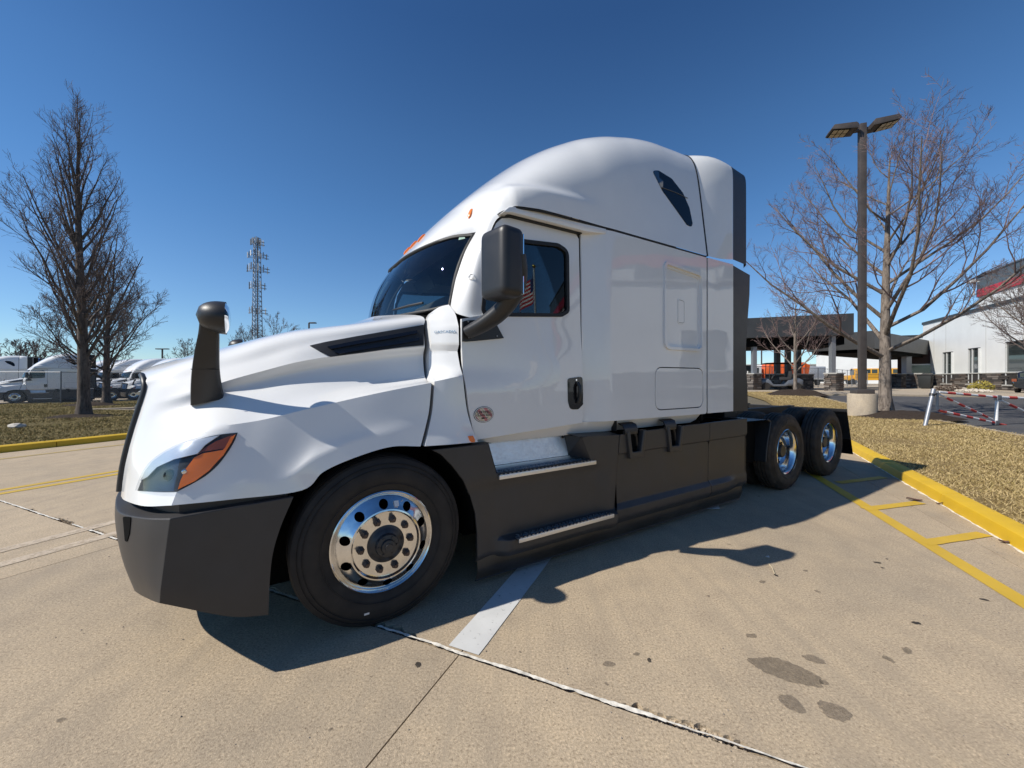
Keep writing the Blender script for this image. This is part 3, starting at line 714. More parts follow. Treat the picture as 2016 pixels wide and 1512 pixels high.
# back of the step recess (box corner beside the kick plate)
for q_ in ([(1.725,.012,.98),(1.825,.012,.79),(1.70,.17,.80),(1.68,.19,.985)],[(.87,.012,1.0),(.935,.012,.79),(.93,.17,.80),(.87,.19,1.0)],[(.46,.02,1.0),(.90,.02,1.003),(.90,.16,1.0),(.46,.16,1.0)],[(1.70,.012,.985),(2.165,.012,.967),(2.165,.16,.985),(1.66,.16,1.0)]):
    mb = MB(); mb.add(q_, [(0,1,2,3)]); mb.build('step_recess', M['grey_plastic'], ffr, smooth=0)
kp = MB(); kp.add([(.875,.185,1.0),(1.705,.185,1.0),(1.70,.145,.815),(.895,.145,.815)], [(3,2,1,0)]); kp.add([(.875,.192,1.0),(1.705,.192,1.0),(1.70,.152,.815),(.895,.152,.815)], [(0,1,2,3)])
kick = kp.build('kick_plate', M['kick_alu'], TR, smooth=0, fix=False)
for a in (.89, 1.665):
    mb = MB(); mb.lathe([(.0,-.012),(.010,-.010),(.012,.004)], 10, 'y', (a,.176,.965)); mb.build('bolt', M['black_plastic'], kick)
tread_m = simple('tread_plate', (.30,.31,.33), .42, .9, vary=.3, vscale=50)
def step(name, a0, a1, z, b0, b1):
    mb = MB(); mb.box(a0,a1,b0,b1,z-.008,z); st = mb.build(name, tread_m, TR, bevel=.002)
    mb = MB(); mb.box(a0,a1,b1-.006,b1+.010,z-.004,z+.036); mb.build('step_back', M['kick_alu'], st, bevel=.003)
    mb = MB(); mb.box(a0+.0,a1-.0,b0-.010,b0+.004,z-.028,z+.003); mb.build('step_edge', M['kick_alu'], st, bevel=.004)
    mb = MB(); k = 0
    n = int((a1-a0)/.036)
    for r in range(4):
        for i in range(n):
            a = a0+.03+i*.036+(.018 if r%2 else 0)
            if a > a1-.02: continue
            b = b0+.018+r*(b1-b0-.03)/3.3
            mb.obox((a,b,z+.002), .026,.009,.008, math.radians(45 if (i+r)%2 else -45))
    s = mb.build('tread_studs', tread_m, st, smooth=0); s['kind'] = 'stuff'
    mb = MB()
    for i in range(n): mb.obox((a0+.02+i*.036, b0+.002, z+.003), .018,.016,.012)
    s = mb.build('edge_teeth', tread_m, st, smooth=0); s['kind'] = 'stuff'
step('upper_step', .945, 1.875, .775, .004, .150)
step('lower_step', 1.075, 2.03, .322, -.048, .050)
def rf_b(a, z):
    b = .016+.014*smooth01(0,1,(.80-z)/.012)
    b += -.040*smooth01(0,1,(.365-z)/.045)*(1-smooth01(3.85,4.15,a)*.8)
    b += .04*smooth01(0,1,(.25-z)/.06)
    return b
rf1 = panel('chassis_fairing', [(2.178,.963),(2.275,.966),(2.30,.80),(2.44,.80),(2.49,.972),(2.835,.978),(2.865,.80),(3.01,.80),(3.065,.98),(3.555,.985),(3.535,.19),(2.105,.19),(2.143,.60)], [], rf_b, M['grey_plastic'], TR, .035, .02, 24, None, (.80,.788,.365,.342,.32,.25,.20))
rf2 = panel('chassis_fairing', [(3.562,.986),(4.32,.99),(4.325,.23),(4.29,.19),(3.542,.19)], [], rf_b, M['grey_plastic'], TR, .035, .02, 24, None, (.80,.788,.365,.342,.32,.25,.20))
rfe = MB(); rfe.box(4.295,4.325,.03,.30,.22,.985); rfe.build('end_flange', M['grey_plastic'], rf2)
mb = MB(); P_ = []
for a in np.linspace(.80,4.27,36): P_.append([(a,.058,.215),(a,.045,.15),(a,.055,.105),(a,.075,.055)])
v, f = grid_data(np.array(P_)); mb.add(v, f); sk = mb.build('rubber_skirt', simple('skirt_rubber', (.03,.026,.022), .38, vary=.4, vscale=4), TR)
mirrored(sk)
mb = MB(); mb.tube([(a,.077,.052) for a in np.linspace(.80,4.27,30)], .006, 5); mb.build('skirt_edge', M['black_plastic'], sk)
for o in (ffr, rf1, rf2, kick): mirrored(o)
for da in (0, .565):
    U = [(2.250+da,.985),(2.290+da,.985),(2.322+da,.80),(2.43+da,.80),(2.466+da,.985),(2.508+da,.985),(2.470+da,.742),(2.292+da,.742)]
    mb = MB(); mb.prism(U, -.004, .05, 'y'); tie = mb.build('tank_strap', M['grey_plastic'], TR, bevel=.006)
    mb = MB(); mb.box(2.29+da,2.47+da,.055,.075,.79,1.0); mb.build('strap_pocket', M['deep_black'], tie)
    mb = MB(); pr = [(.005,.96),(.0,1.0),(.02,1.045),(.07,1.06),(.07,1.05),(.03,1.035),(.015,1.0),(.02,.96)]
    vv = [(2.235+da+.02*(z-.96)/.1*-1, b, z) for b,z in pr]+[(2.395+da,b,z) for b,z in pr]; n = len(pr)
    mb.add(vv, [tuple(range(n)), tuple(range(n,2*n))[::-1]]+[(i,(i+1)%n,n+(i+1)%n,n+i) for i in range(n)]); mb.build('strap_hook', M['black_plastic'], tie, smooth=50)
    mb = MB(); mb.tube([(2.33+da,.03,1.03),(2.42+da,.045,.93),(2.44+da,.05,.84)], .016, 6); mb.build('strap_lever', M['chassis'], tie)
# ------------------------------------------------------------------ wheels
def tyre_profile(R, w, grooves=(.25,.5,.75)):
    p = [(.292,.045),(.300,.028),(.33,.010),(.375,-.004),(.42,.002),(.452,.014),(.474,.026),(R-.010,.034),(R,.052)]
    for g in grooves:
        b = .05+(w-.1)*g; p += [(R,b-.007),(R-.013,b-.005),(R-.013,b+.005),(R,b+.007)]
    p += [(R,w-.052),(R-.010,w-.034),(.474,w-.026),(.42,w-.002),(.375,w+.004),(.33,w-.01),(.292,w-.045)]
    return p
def make_tyre(name, R, w, c, parent, lugs=False, n=96):
    mb = MB(); prof = tyre_profile(R, w); mb.lathe(prof, n, 'y', c, cap=False)
    vs_ = mb.v
    if lugs:
        m = len(prof)
        for i, (r, b) in enumerate(prof):
            if r > R-.02 and (b < .08 or b > w-.08):
                for j in range(n):
                    if (j//2) % 2:
                        x, y, z = vs_[i*n+j]; k = 1-.012/r*(1.0 if r > R-.003 else .8)
                        vs_[i*n+j] = (c[0]+(x-c[0])*k, y+(.003 if b<.08 else -.003), c[2]+(z-c[2])*k)
    mb.v = [(x, y-(.012*smooth01(0,.05,.055-z) if y < c[1]+w*.3 else 0)*0, max(z,.003)) for x,y,z in vs_]
    ty = mb.build(name, M['tyre_dusty' if lugs else 'tyre'], parent, smooth=28)
    mb = MB()
    for r in (.345,.437,.462): mb.lathe([(r-.0025,-.0005-.004+.0),(r,-.0075),(r+.0025,-.0045)] if r < .4 else [(r-.002,.0035+(r-.437)*.4),(r,.0005+(r-.437)*.4),(r+.002,.0045+(r-.437)*.4)], n, 'y', c, cap=False)
    o = mb.build('sidewall_rib', M['tyre_dusty' if lugs else 'tyre'], ty, smooth=60)
    return ty
def wheel_steer(name, c, far=False):
    w = thing(name, None, None); w.parent = TR; w.location = (0,0,0)
    ty = make_tyre('tyre', .498, .28, c, w)
    # polished disc with ten hand holes: bulges outwards
    H = [(.095,-.012),(.17,-.012),(.186,-.016),(.195,-.030),(.203,-.028),(.215,-.014),(.245,.004),(.27,.022),(.281,.034)]
    hr = [h[0] for h in H]; hh = [h[1] for h in H]
    circ = lambda r, n, cx=0, cz=0, ph=0: [(cx+r*math.cos(2*math.pi*i/n+ph), cz+r*math.sin(2*math.pi*i/n+ph)) for i in range(n)]
    holes = [circ(.10,28)]
    for k in range(10):
        an = 2*math.pi*(k+.5)/10+.05; holes.append(circ(.0265,14,.232*math.cos(an),.232*math.sin(an)))
    v, t = cdt(circ(.281,72), holes, .020, .014, rings=[circ(r_, 64) for r_ in (.186,.1905,.195,.203)])
    vv = [(c[0]+x, c[1]+float(np.interp(math.hypot(x,z), hr, hh)), c[2]+z) for x,z in v]
    t = [q[::-1] if (Vector(vv[q[1]])-Vector(vv[q[0]])).cross(Vector(vv[q[2]])-Vector(vv[q[0]])).y > 0 else q for q in t]
    rim = shell(vv, t, (0,.018,0), 'rim', M['wheel_alu'], w, 24)
    mb = MB(); mb.lathe([(.278,.036),(.284,.024),(.293,.018),(.300,.022),(.301,.034),(.296,.05),(.288,.10),(.282,.20)], 96, 'y', c, cap=False); mb.build('rim_flange', M['wheel_alu'], rim, smooth=50)
    mb = MB(); mb.lathe([(.0,.06),(.275,.06)], 32, 'y', c); mb.build('brake_drum', M['deep_black'], rim, fix=False)  # flat black disc behind the hand holes, painting their inside dark
    for k in range(10):
        an = 2*math.pi*k/10+.05; x, z = .1425*math.cos(an), .1425*math.sin(an)
        mb = MB(); mb.lathe([(.0,-.050),(.012,-.050),(.013,-.040),(.0165,-.038),(.018,-.022),(.023,-.018),(.024,-.011)], 6, 'y', (c[0]+x,c[1],c[2]+z)); mb.build('lug_nut', M['rust_nut'], rim, smooth=30)
    mb = MB(); mb.lathe([(.0,-.085),(.020,-.085),(.022,-.078),(.038,-.075),(.042,-.06),(.062,-.056),(.068,-.035),(.078,-.03),(.088,-.024),(.096,-.018),(.107,-.016),(.107,.01)], 40, 'y', c)
    hub = mb.build('hub', M['hub'], rim, smooth=35)
    for k in range(6):
        an = 2*math.pi*k/6; mb = MB(); mb.lathe([(.0,-.064),(.006,-.064),(.007,-.05)], 6, 'y', (c[0]+.052*math.cos(an),c[1],c[2]+.052*math.sin(an))); mb.build('hub_bolt', M['hub'], w)
    mb = MB(); mb.tube([(c[0]+.255*math.cos(a_),c[1]+.002,c[2]+.255*math.sin(a_)) for a_ in (1.15,1.17)], .004, 6); mb.build('valve_stem', M['chrome'], w)
    return w
SW = (.165, 0, .485)
sw = wheel_steer('steer_wheel', SW)
# the small stickers: one on the rim, one on the tyre
mb = MB(); an = 1.2; mb.obox((SW[0]+.232*math.cos(1.30),-.012,SW[2]+.232*math.sin(1.30)), .026,.003,.034, rx=-.5); mb.build('rim_sticker', st_w, sw)
mb = MB(); mb.obox((SW[0]-.105,.0005,SW[2]-.385), .028,.004,.012, rx=.12); mb.build('tyre_sticker', st_w, sw)
def wheel_drive(name, c):
    w = thing(name, None, None); w.parent = TR
    make_tyre('tyre', .505, .262, c, w, True)
    make_tyre('tyre', .505, .262, (c[0], c[1]+.33, c[2]), w, True, 64)
    mb = MB(); mb.lathe([(.293,.018),(.301,.024),(.301,.035),(.290,.045),(.278,.05),(.262,.07),(.255,.12),(.245,.16),(.225,.185),(.205,.19),(.16,.192),(.10,.19)][::1], 72, 'y', c, cap=False); rim = mb.build('rim', M['wheel_alu'], w, smooth=40)
    for k in range(10):
        an = 2*math.pi*(k+.5)/10; mb = MB(); mb.lathe([(.0,.178),(.024,.178)], 14, 'y', (c[0]+.228*math.cos(an),c[1],c[2]+.228*math.sin(an))); mb.build('hand_hole', M['deep_black'], rim, fix=False)
        an = 2*math.pi*k/10; mb = MB(); mb.lathe([(.0,.145),(.011,.145),(.015,.16),(.018,.18),(.018,.192)], 6, 'y', (c[0]+.1425*math.cos(an),c[1],c[2]+.1425*math.sin(an))); mb.build('lug_nut', M['rust_nut'], rim)
    mb = MB(); mb.lathe([(.0,.075),(.075,.075),(.082,.085),(.086,.12),(.09,.165),(.105,.17),(.106,.19)], 32, 'y', c); mb.build('hub', M['hub'], rim, smooth=35)
    return w
wd1 = wheel_drive('drive_wheel', (5.37, 0, .492)); wd2 = wheel_drive('drive_wheel', (6.73, 0, .492))
def mir_tree(o):
    def rec(x, par):
        if x.data: q = mirrored(x)
        else: q = thing(x.name.split('.')[0], None, None)
        q.parent = par
        for ch in list(x.children): rec(ch, q)
        return q
    return rec(o, o.parent)
for w_ in (sw, wd1, wd2): mir_tree(w_)
# raised lettering on the drive tyres' sidewalls
def arc_text(txt, r, a0, c, b, size, parent, name='sidewall_lettering'):
    mb_v = []
    for i, ch in enumerate(txt):
        if ch == ' ': continue
        an = a0 + i*size*.82/r*(-1)
        m_ = side_m(c[0]+r*math.cos(an), c[1]+b, c[2]+r*math.sin(an), an-math.pi/2)
        mb_v.append((ch, m_))
    mb = MB()
    for ch, m_ in mb_v:
        cu = bpy.data.curves.new('t', 'FONT'); cu.body = ch; cu.size = size; cu.align_x = 'CENTER'; cu.align_y = 'CENTER'; cu.extrude = .0015; cu.resolution_u = 1
        o = bpy.data.objects.new('t', cu); col.objects.link(o); dg = bpy.context.evaluated_depsgraph_get(); me = bpy.data.meshes.new_from_object(o.evaluated_get(dg)); bpy.data.objects.remove(o)
        mb.add([tuple(m_ @ v.co) for v in me.vertices], [tuple(p.vertices) for p in me.polygons])
    return mb.build(name, M['tyre_letters'], parent, smooth=0)
arc_text('FIRESTONE', .40, -.15, (5.37,0,.492), -.0045, .05, wd1); arc_text('FIRESTONE', .40, 2.6, (5.37,0,.492), -.0045, .05, wd1)
arc_text('FIRESTONE', .40, -.15, (6.73,0,.492), -.0045, .05, wd2)
# ------------------------------------------------------------------ under the truck: wheel wells, frame, axles, tail
mb = MB()
for sgn in (0,1):
    P_ = []
    for an in np.linspace(math.radians(-5), math.radians(188), 30):
        r = .60; x, z = .165+r*math.cos(an), .47+r*math.sin(an)*1.02
        P_.append([(x, .035 if not sgn else YC-.035, z),(x, .62 if not sgn else YC-.62, z)])
    v, f = grid_data(np.array(P_)); mb.add(v, f)
    mb.add([(-.45,.62 if not sgn else YC-.62,.12),(.80,.62 if not sgn else YC-.62,.12),(.80,.62 if not sgn else YC-.62,1.1),(-.45,.62 if not sgn else YC-.62,1.1)], [(0,1,2,3)])
mb.build('wheel_well', M['deep_black'], TR, smooth=60)
mb = MB(); mb.box(-.75,.75,.66,YC-.66,.45,1.45); mb.box(-.95,-.8,.5,YC-.5,.55,1.3); mb.box(.8,3.5,.26,YC-.26,.30,.98); mb.build('engine_and_tanks', M['deep_black'], TR)
mb = MB()
for y in (.80, YC-.80-.09): mb.box(-.9,7.55,y,y+.09,.70,.98)
mb.box(7.45,7.55,.80,YC-.80,.72,.96); mb.build('frame_rail', M['chassis'], TR)
mb = MB()
for a in (5.37,6.73): mb.lathe([(.08,.3),(.10,.6),(.18,1.1),(.18,1.34),(.10,1.84),(.08,2.14)], 16, 'y', (a,0,.5))
mb.lathe([(.05,.3),(.05,2.14)], 10, 'y', (.165,0,.45)); mb.build('axle', M['chassis'], TR)
mb = MB(); mb.prism([(5.55+.48*math.cos(t), 1.22+.46*math.sin(t)) for t in np.linspace(.25,2*math.pi-.25,30)]+[(5.75,1.2)], 1.03, 1.09, 'z'); mb.box(5.4,5.7,.85,1.6,.98,1.03); mb.build('fifth_wheel', M['chassis'], TR, bevel=.008)
mb = MB(); mb.box(4.0,4.9,.85,1.6,.99,1.02); mb.box(4.45,4.75,.35,.75,.95,1.12); mb.box(4.43,4.62,.86,1.5,1.0,1.16); mb.build('deck_plate', M['chassis'], TR, bevel=.006)
mb = MB()
for k, y in enumerate((.95,1.05,1.15)):
    mb.tube([(4.35+.5*t, y+.05*math.sin(9*t+k), 1.20+.10*math.sin(6*t+k*.8)-.2*t) for t in np.linspace(0,1.3,26)], .012, 6)
mb.build('air_hose', M['black_plastic'], TR)
mb = MB(); mb.tube([(4.62+.22*t, .78+.14*t+.02*math.sin(40*t), 1.12-.10*t+.02*math.cos(40*t)) for t in np.linspace(0,1,60)], .011, 6); mb.build('air_line', M['yellow_hose'], TR)
# quarter fender ahead of the drive tyres
for y0, y1 in ((.0,.62),(YC-.62,YC)):
    P_ = [(4.30,.945),(4.86,.935),(4.98,.90)] if 0 else None
    prof = [(4.34,.955),(4.78,.95),(4.865,.92),(4.83,.80),(4.785,.68),(4.755,.55),(4.745,.44)]
    mb = MB(); G_ = []
    for (a,z) in prof: G_.append([(a,y0+.01,z),(a,y1,z)])
    v, f = grid_data(np.array(G_)); mb.add(v, f)
    G_ = [[(a+.012,y0+.01,z-.012),(a+.012,y1,z-.012)] for a,z in prof]; v, f = grid_data(np.array(G_), True); mb.add(v, f)
    qf = mb.build('quarter_fender', M['black_plastic'], TR, smooth=25)
    mb = MB(); mb.tube([(a,y0+.008 if y0 < 1 else y1-.008,z) for a,z in prof[1:]], .010, 6); mb.build('fender_rim', M['grey_plastic'], qf)
    mb = MB(); mb.box(4.36,4.76,y0+.14 if y0 < 1 else y0,y1 if y0 < 1 else y1-.14,.42,.93); mb.build('splash_panel', M['deep_black'], qf)
for y0, y1 in ((.02,.62),(YC-.62,YC-.02)):
    mb = MB(); mb.add([(7.40,y0,.94),(7.40,y1,.94),(7.66,y1,.22),(7.66,y0,.22)], [(0,1,2,3)]); mb.add([(7.415,y0,.94),(7.415,y1,.94),(7.675,y1,.22),(7.675,y0,.22)], [(3,2,1,0)])
    mf = mb.build('mud_flap', M['black_plastic'], TR, smooth=0, fix=False)
    mb = MB(); mb.box(7.38,7.42,y0,y1+.2 if y0 < 1 else y1,.92,.97); mb.build('flap_hanger', M['chassis'], mf)
    mb = MB(); mb.add([(7.564,y0-.001,.47),(7.564,y1,.47),(7.652,y1,.225),(7.652,y0-.001,.225)], [(0,1,2,3)]); mb.build('flap_weight', M['deep_black'], mf, fix=False)
mb = MB(); mb.box(7.42,7.62,.80,YC-.80,.62,.78); mb.build('rear_crossmember', M['chassis'], TR, bevel=.01)
for y in (.70, 1.60):
    mb = MB(); mb.lathe([(.0,.02),(.05,.02),(.055,-.02)], 16, 'x', (7.63,y+.07,.70)); mb.build('tail_lamp', simple('red_lens', (.45,.012,.01), .25, coat=.5) if 'red_lens' not in bpy.data.materials else bpy.data.materials['red_lens'], TR)
# ------------------------------------------------------------------ mirrors
def rbox(c, sx, sy, sz, r, mtx=None, taper=0):
    mb = MB(); mb.box(-sx/2,sx/2,-sy/2,sy/2,-sz/2,sz/2); me = mb.mesh(0, r, 4)
    me.transform(Matrix.Translation(c) @ (mtx or Matrix()))
    me.polygons.foreach_set('use_smooth', [True]*len(me.polygons)); me.set_sharp_from_angle(angle=math.radians(60)); return me
hm = link_mesh('door_mirror', rbox((.80,-.275,2.155), .17, .25, .425, .055, Matrix.Rotation(math.radians(8),4,'Z')), M['black_plastic'], TR)
o = mb = MB(); mb.box(-.004,.004,-.105,.105,-.185,.185); me = mb.mesh(0,.02,3); me.transform(Matrix.Translation((.888,-.262,2.155)) @ Matrix.Rotation(math.radians(8),4,'Z')); mg = link_mesh('mirror_glass', me, M['mirror'], hm)
mb = MB(); arm = [(.740,.06,1.768),(.806,-.05,1.82),(.871,-.15,1.895),(.902,-.25,1.99),(.900,-.33,2.10),(.880,-.37,2.21)]
arm = cr(np.array(arm), 5); mb.tube([tuple(p) for p in arm], [.062+.014*min(1,i/8)-.040*max(0,(i-15)/10) for i in range(len(arm))], 14, rb=.72); ar = mb.build('mirror_arm', M['black_plastic'], hm, smooth=60)
mb = MB(); mb.lathe([(.0,-.022),(.028,-.02),(.034,.0)], 16, 'y', (.83,-.055,1.815)); mb.build('pivot_cap', M['black_plastic'], ar)
mbase = patch('mirror_base', DB, [(906,632),(948,630),(976,640),(990,666),(950,670),(906,674)], M['black_plastic'], hm, .016, .02, 12)
for (u, w) in ((920,634),(921,665),(976,662)):
    p, n = on(DB, u, w); mb = MB(); mb.lathe([(.0,-.022),(.005,-.022),(.006,-.01)], 8, 'y', p); mb.build('screw', M['steel'], mbase)
def mirror_branch(o): return mir_tree(o)
mirror_branch(hm)
# hood mirror
st = cr(np.array([(-.695,.345,1.325),(-.698,.305,1.41),(-.695,.255,1.50),(-.685,.205,1.60),(-.675,.17,1.68),(-.672,.14,1.76)]), 4)
mb = MB(); k = len(st); n = 12
for i, p in enumerate(st):
    t = i/(k-1); wa = .074-.038*t; wb_ = .036-.006*t
    if i == 0: wa *= 1.0
    for j in range(n):
        an = 2*math.pi*j/n; cx = math.copysign(abs(math.cos(an))**.55, math.cos(an)); sx = math.copysign(abs(math.sin(an))**.55, math.sin(an))
        mb.v.append((p[0]+cx*wa, p[1]+sx*wb_, p[2]+cx*wa*.22*(1-t)))
for i in range(k-1):
    for j in range(n): mb.f.append((i*n+j,i*n+(j+1)%n,(i+1)*n+(j+1)%n,(i+1)*n+j)); mb.m.append(0)
mb.f.append(tuple(range(n))); mb.f.append(tuple((k-1)*n+j for j in range(n))); mb.m += [0,0]
hmr = mb.build('hood_mirror', M['black_plastic'], TR, smooth=50)
# its head: a cowl open towards the driver
mb = MB(); G_ = []
cx_, cy_, cz_ = -.600, .115, 1.757
for t in np.linspace(0,1,9):
    r = math.sqrt(max(0,1-(1-t)**2.4)); a = -.122*(1-t); ring_ = []
    for j in range(25):
        an = 2*math.pi*j/24
        ring_.append((cx_+a, cy_+.112*r*math.cos(an), cz_+.082*r*math.sin(an)+(.010*(1-t))))
    G_.append(ring_)
v, f = grid_data(np.array(G_)); mb.add(v, f); hh_ = mb.build('mirror_cowl', M['black_plastic'], hmr, smooth=60)
mb = MB(); G_ = []
for t in np.linspace(0,1,5):
    G_.append([(cx_-.004+.022*math.sqrt(1-t*t*.98), cy_+.105*t*math.cos(2*math.pi*j/24), cz_+.077*t*math.sin(2*math.pi*j/24)) for j in range(25)])
v, f = grid_data(np.array(G_)); mb.add(v, f); mb.build('mirror_glass', M['mirror'], hmr, smooth=80)
mb = MB(); mb.tube([tuple(Vector(st[8])+Vector((-.058,-.033,0))), tuple(Vector(st[8])+Vector((.058,-.033,0)))], .002, 4); mb.build('stalk_joint', M['seal'], hmr)
mir_tree(hmr)
# ------------------------------------------------------------------ cab interior
mb = MB(); mb.box(.65,1.9,.16,YC-.16,1.30,1.36); mb.build('cab_floor', M['interior'], TR)
mb = MB(); pr = [(.62,1.36),(.62,1.90),(.72,1.965),(.95,1.93),(1.02,1.80),(.95,1.4)]; mb.prism(pr, .34, YC-.34, 'y'); mb.prism([(.47,1.88),(.62,1.90),(.63,1.40),(.47,1.40)], .60, YC-.60, 'y'); mb.build('dashboard', M['interior'], TR, bevel=.03)
mb = MB(); mb.prism([(.66,1.98),(.70,2.07),(.98,2.04),(1.0,1.96)], .35, 1.05, 'y'); mb.build('instrument_hood', M['interior'], TR, bevel=.02)
mb = MB(); mb.prism([(1.0,2.60),(1.2,2.575),(1.9,2.60),(1.9,2.68),(1.1,2.68)], .36, YC-.36, 'y'); mb.build('headliner', M['curtain'], TR)
for y in (.62, 1.82):
    mb = MB(); mb.box(1.25,1.72,y-.25,y+.25,1.58,1.70); mb.obox((1.76,y,2.0), .13,.48,.66, ry=.14); mb.obox((1.82,y,2.42), .10,.26,.18, ry=.14); mb.box(1.35,1.6,y-.15,y+.15,1.36,1.6); mb.build('seat', M['seat'], TR, bevel=.04, smooth=60)
    mb = MB(); mb.obox((1.06,y,2.49), .012,.50,.15, ry=-.5); mb.build('sun_visor', M['curtain'], TR, bevel=.004)
mb = MB(); cpt = Vector((1.08,.62,1.98)); 
mb.tube([cpt+Vector((.10*math.sin(t)*-.5, .22*math.cos(t), .20*math.sin(t))) for t in np.linspace(0,2*math.pi,28)], .014, 6); mb.tube([(1.08,.42,1.98),(1.08,.82,1.98)], .02, 6); mb.tube([(.85,.62,1.85),(1.08,.62,1.98)], .03, 6); mb.build('steering_wheel', M['black_plastic'], TR)
# ================================================================== THE SETTING: ground, slabs, kerbs, markings, lawns
g24 = math.radians(24); E1 = Vector((math.sin(g24), math.cos(g24))); E2 = Vector((math.cos(g24), -math.sin(g24)))
def gp(e1, e2, z=0): return (E1.x*e1+E2.x*e2, E1.y*e1+E2.y*e2, z)
def concrete_mat(name, base, slab=True, streak=True):
    m, nt, b = nodes(name); v = world_coord(nt)
    big = tex(nt, v, .45, 6, .62); mid = tex(nt, v, 3.5, 6, .7); fine = tex(nt, v, 85, 3, .75); grit = tex(nt, v, 210, 2, .6); pit = tex(nt, v, 46, 2, .5)
    c = ramp(nt, big, [(.30, tuple(x*y for x,y in zip(base,(.80,.83,.88)))), (.50, base), (.72, tuple(min(1,x*1.10) for x in base))])
    c = mix(nt, c, ramp(nt, mid, [(.30,(.80,.80,.82)),(.52,(1,1,1)),(.75,(1.12,1.10,1.06))]), .75, 'MULTIPLY')
    c = mix(nt, c, ramp(nt, fine, [(.30,(.50,.47,.43)),(.46,(.92,.92,.92)),(.56,(1.04,1.04,1.04)),(.70,(1.45,1.42,1.36))]), 1.0, 'MULTIPLY')
    c = mix(nt, c, (.85,.76,.60), ramp(nt, grit, [(.66,(0,0,0)),(.72,(.9,)*3)]))
    c = mix(nt, c, (.13,.095,.06), ramp(nt, pit, [(.24,(.75,)*3),(.31,(0,0,0))]))
    # tyre-worn streaks along the driving direction
    mp = nt.nodes.new('ShaderNodeMapping'); mp.inputs['Rotation'].default_value = (0,0,math.radians(24)); mp.inputs['Scale'].default_value = (7,.5,1)
    nt.links.new(v, mp.inputs['Vector']); st = tex(nt, mp.outputs[0], 1.2, 5, .6)
    c = mix(nt, c, tuple(x*y for x,y in zip(base,(.74,.76,.80))), ramp(nt, st, [(.48,(0,0,0)),(.70,(.5,)*3)]))
    vo = nt.nodes.new('ShaderNodeTexVoronoi'); vo.inputs['Scale'].default_value = .9; vo.inputs['Randomness'].default_value = 1
    nt.links.new(v, vo.inputs['Vector'])
    c = mix(nt, c, (.10,.088,.075), ramp(nt, vo.outputs['Distance'], [(.020,(.6,)*3),(.04,(0,0,0))]))
    if slab:
        oi = nt.nodes.new('ShaderNodeObjectInfo'); r = ramp(nt, oi.outputs['Random'], [(0,(.90,.90,.90)),(1,(1.03,1.02,1.0))]); c = mix(nt, c, r, 1.0, 'MULTIPLY')
    nt.links.new(c, b.inputs['Base Color']); setp(b, roughness=.86, specular_ior_level=.3)
    bump(nt, b, mix(nt, fine, grit, .5), .8, .005)
    return m
M['concrete'] = concrete_mat('concrete', (.435,.348,.243))
M['kerb_concrete'] = concrete_mat('kerb_concrete', (.42,.35,.26), False)
def asphalt_mat():
    m, nt, b = nodes('asphalt'); v = world_coord(nt); f = tex(nt, v, 120, 3, .7); w = tex(nt, v, .5, 5)
    c = ramp(nt, f, [(.3,(.035,.035,.037)),(.7,(.085,.083,.082))]); c = mix(nt, c, (.12,.115,.11), ramp(nt, w, [(.4,(0,0,0)),(.75,(.55,)*3)]))
    nt.links.new(c, b.inputs['Base Color']); setp(b, roughness=.85); bump(nt, b, f, .6, .006); return m
M['asphalt'] = asphalt_mat()
def yellow_mat(name, wear=.62, c0=(.62,.40,.035)):
    m, nt, b = nodes(name); v = world_coord(nt); t = tex(nt, v, 40, 5, .7); u = tex(nt, v, 2.2, 5)
    c = ramp(nt, u, [(.3, tuple(x*.86 for x in c0)), (.65, c0)])
    c = mix(nt, c, (.32,.26,.19), ramp(nt, t, [(wear,(0,0,0)),(wear+.1,(.8,)*3)]))
    c = mix(nt, c, (.20,.14,.05), ramp(nt, tex(nt, v, 9, 6, .7), [(.62,(0,0,0)),(.8,(.6,)*3)]))
    nt.links.new(c, b.inputs['Base Color']); setp(b, roughness=.55); bump(nt, b, t, .3, .003); return m
M['yellow'] = yellow_mat('yellow_line_paint'); M['kerb_yellow'] = yellow_mat('yellow_kerb_paint', .66, (.66,.42,.02))
def worn(name, c, lo, hi, scale=30):
    m, nt, b = nodes(name); v = world_coord(nt); t = tex(nt, v, scale, 6, .7); setp(b, roughness=.7)
    nt.links.new(ramp(nt, tex(nt, v, 4, 4), [(.3,tuple(x*.85 for x in c)),(.7,c)]), b.inputs['Base Color'])
    nt.links.new(ramp(nt, t, [(lo,(1,1,1)),(hi,(0,0,0))]), b.inputs['Alpha']); return m
M['white_line'] = worn('white_line_paint', (.62,.62,.60), .60, .78)
M['faded_line'] = worn('faded_line_paint', (.56,.455,.33), .46, .80, 14)
M['sealant'] = simple('joint_sealant', (.66,.62,.54), .75, vary=.35, vscale=25, bmp=.6, bscale=60, bdist=.004)
M['dark_gap'] = simple('joint_shadow', (.030,.025,.020), .95, vary=.5, vscale=40, bmp=.8, bscale=40, bdist=.01)  # dark gritty bed that shows in open joints and spalls
def soil_mat(name, a, bcol, sc=6):
    m, nt, b = nodes(name); v = world_coord(nt); t = tex(nt, v, sc, 7, .65); f = tex(nt, v, 55, 4, .7)
    c = ramp(nt, t, [(.3,a),(.7,bcol)]); c = mix(nt, c, tuple(x*.55 for x in a), ramp(nt, f, [(.35,(.7,)*3),(.6,(0,0,0))]))
    nt.links.new(c, b.inputs['Base Color']); setp(b, roughness=.95, specular_ior_level=.15); bump(nt, b, f, .9, .02); return m
M['turf_r'] = soil_mat('dormant_turf', (.25,.175,.075), (.38,.28,.13), 1.6)
M['turf_l'] = soil_mat('greening_turf', (.135,.105,.040), (.20,.155,.066), 1.1)
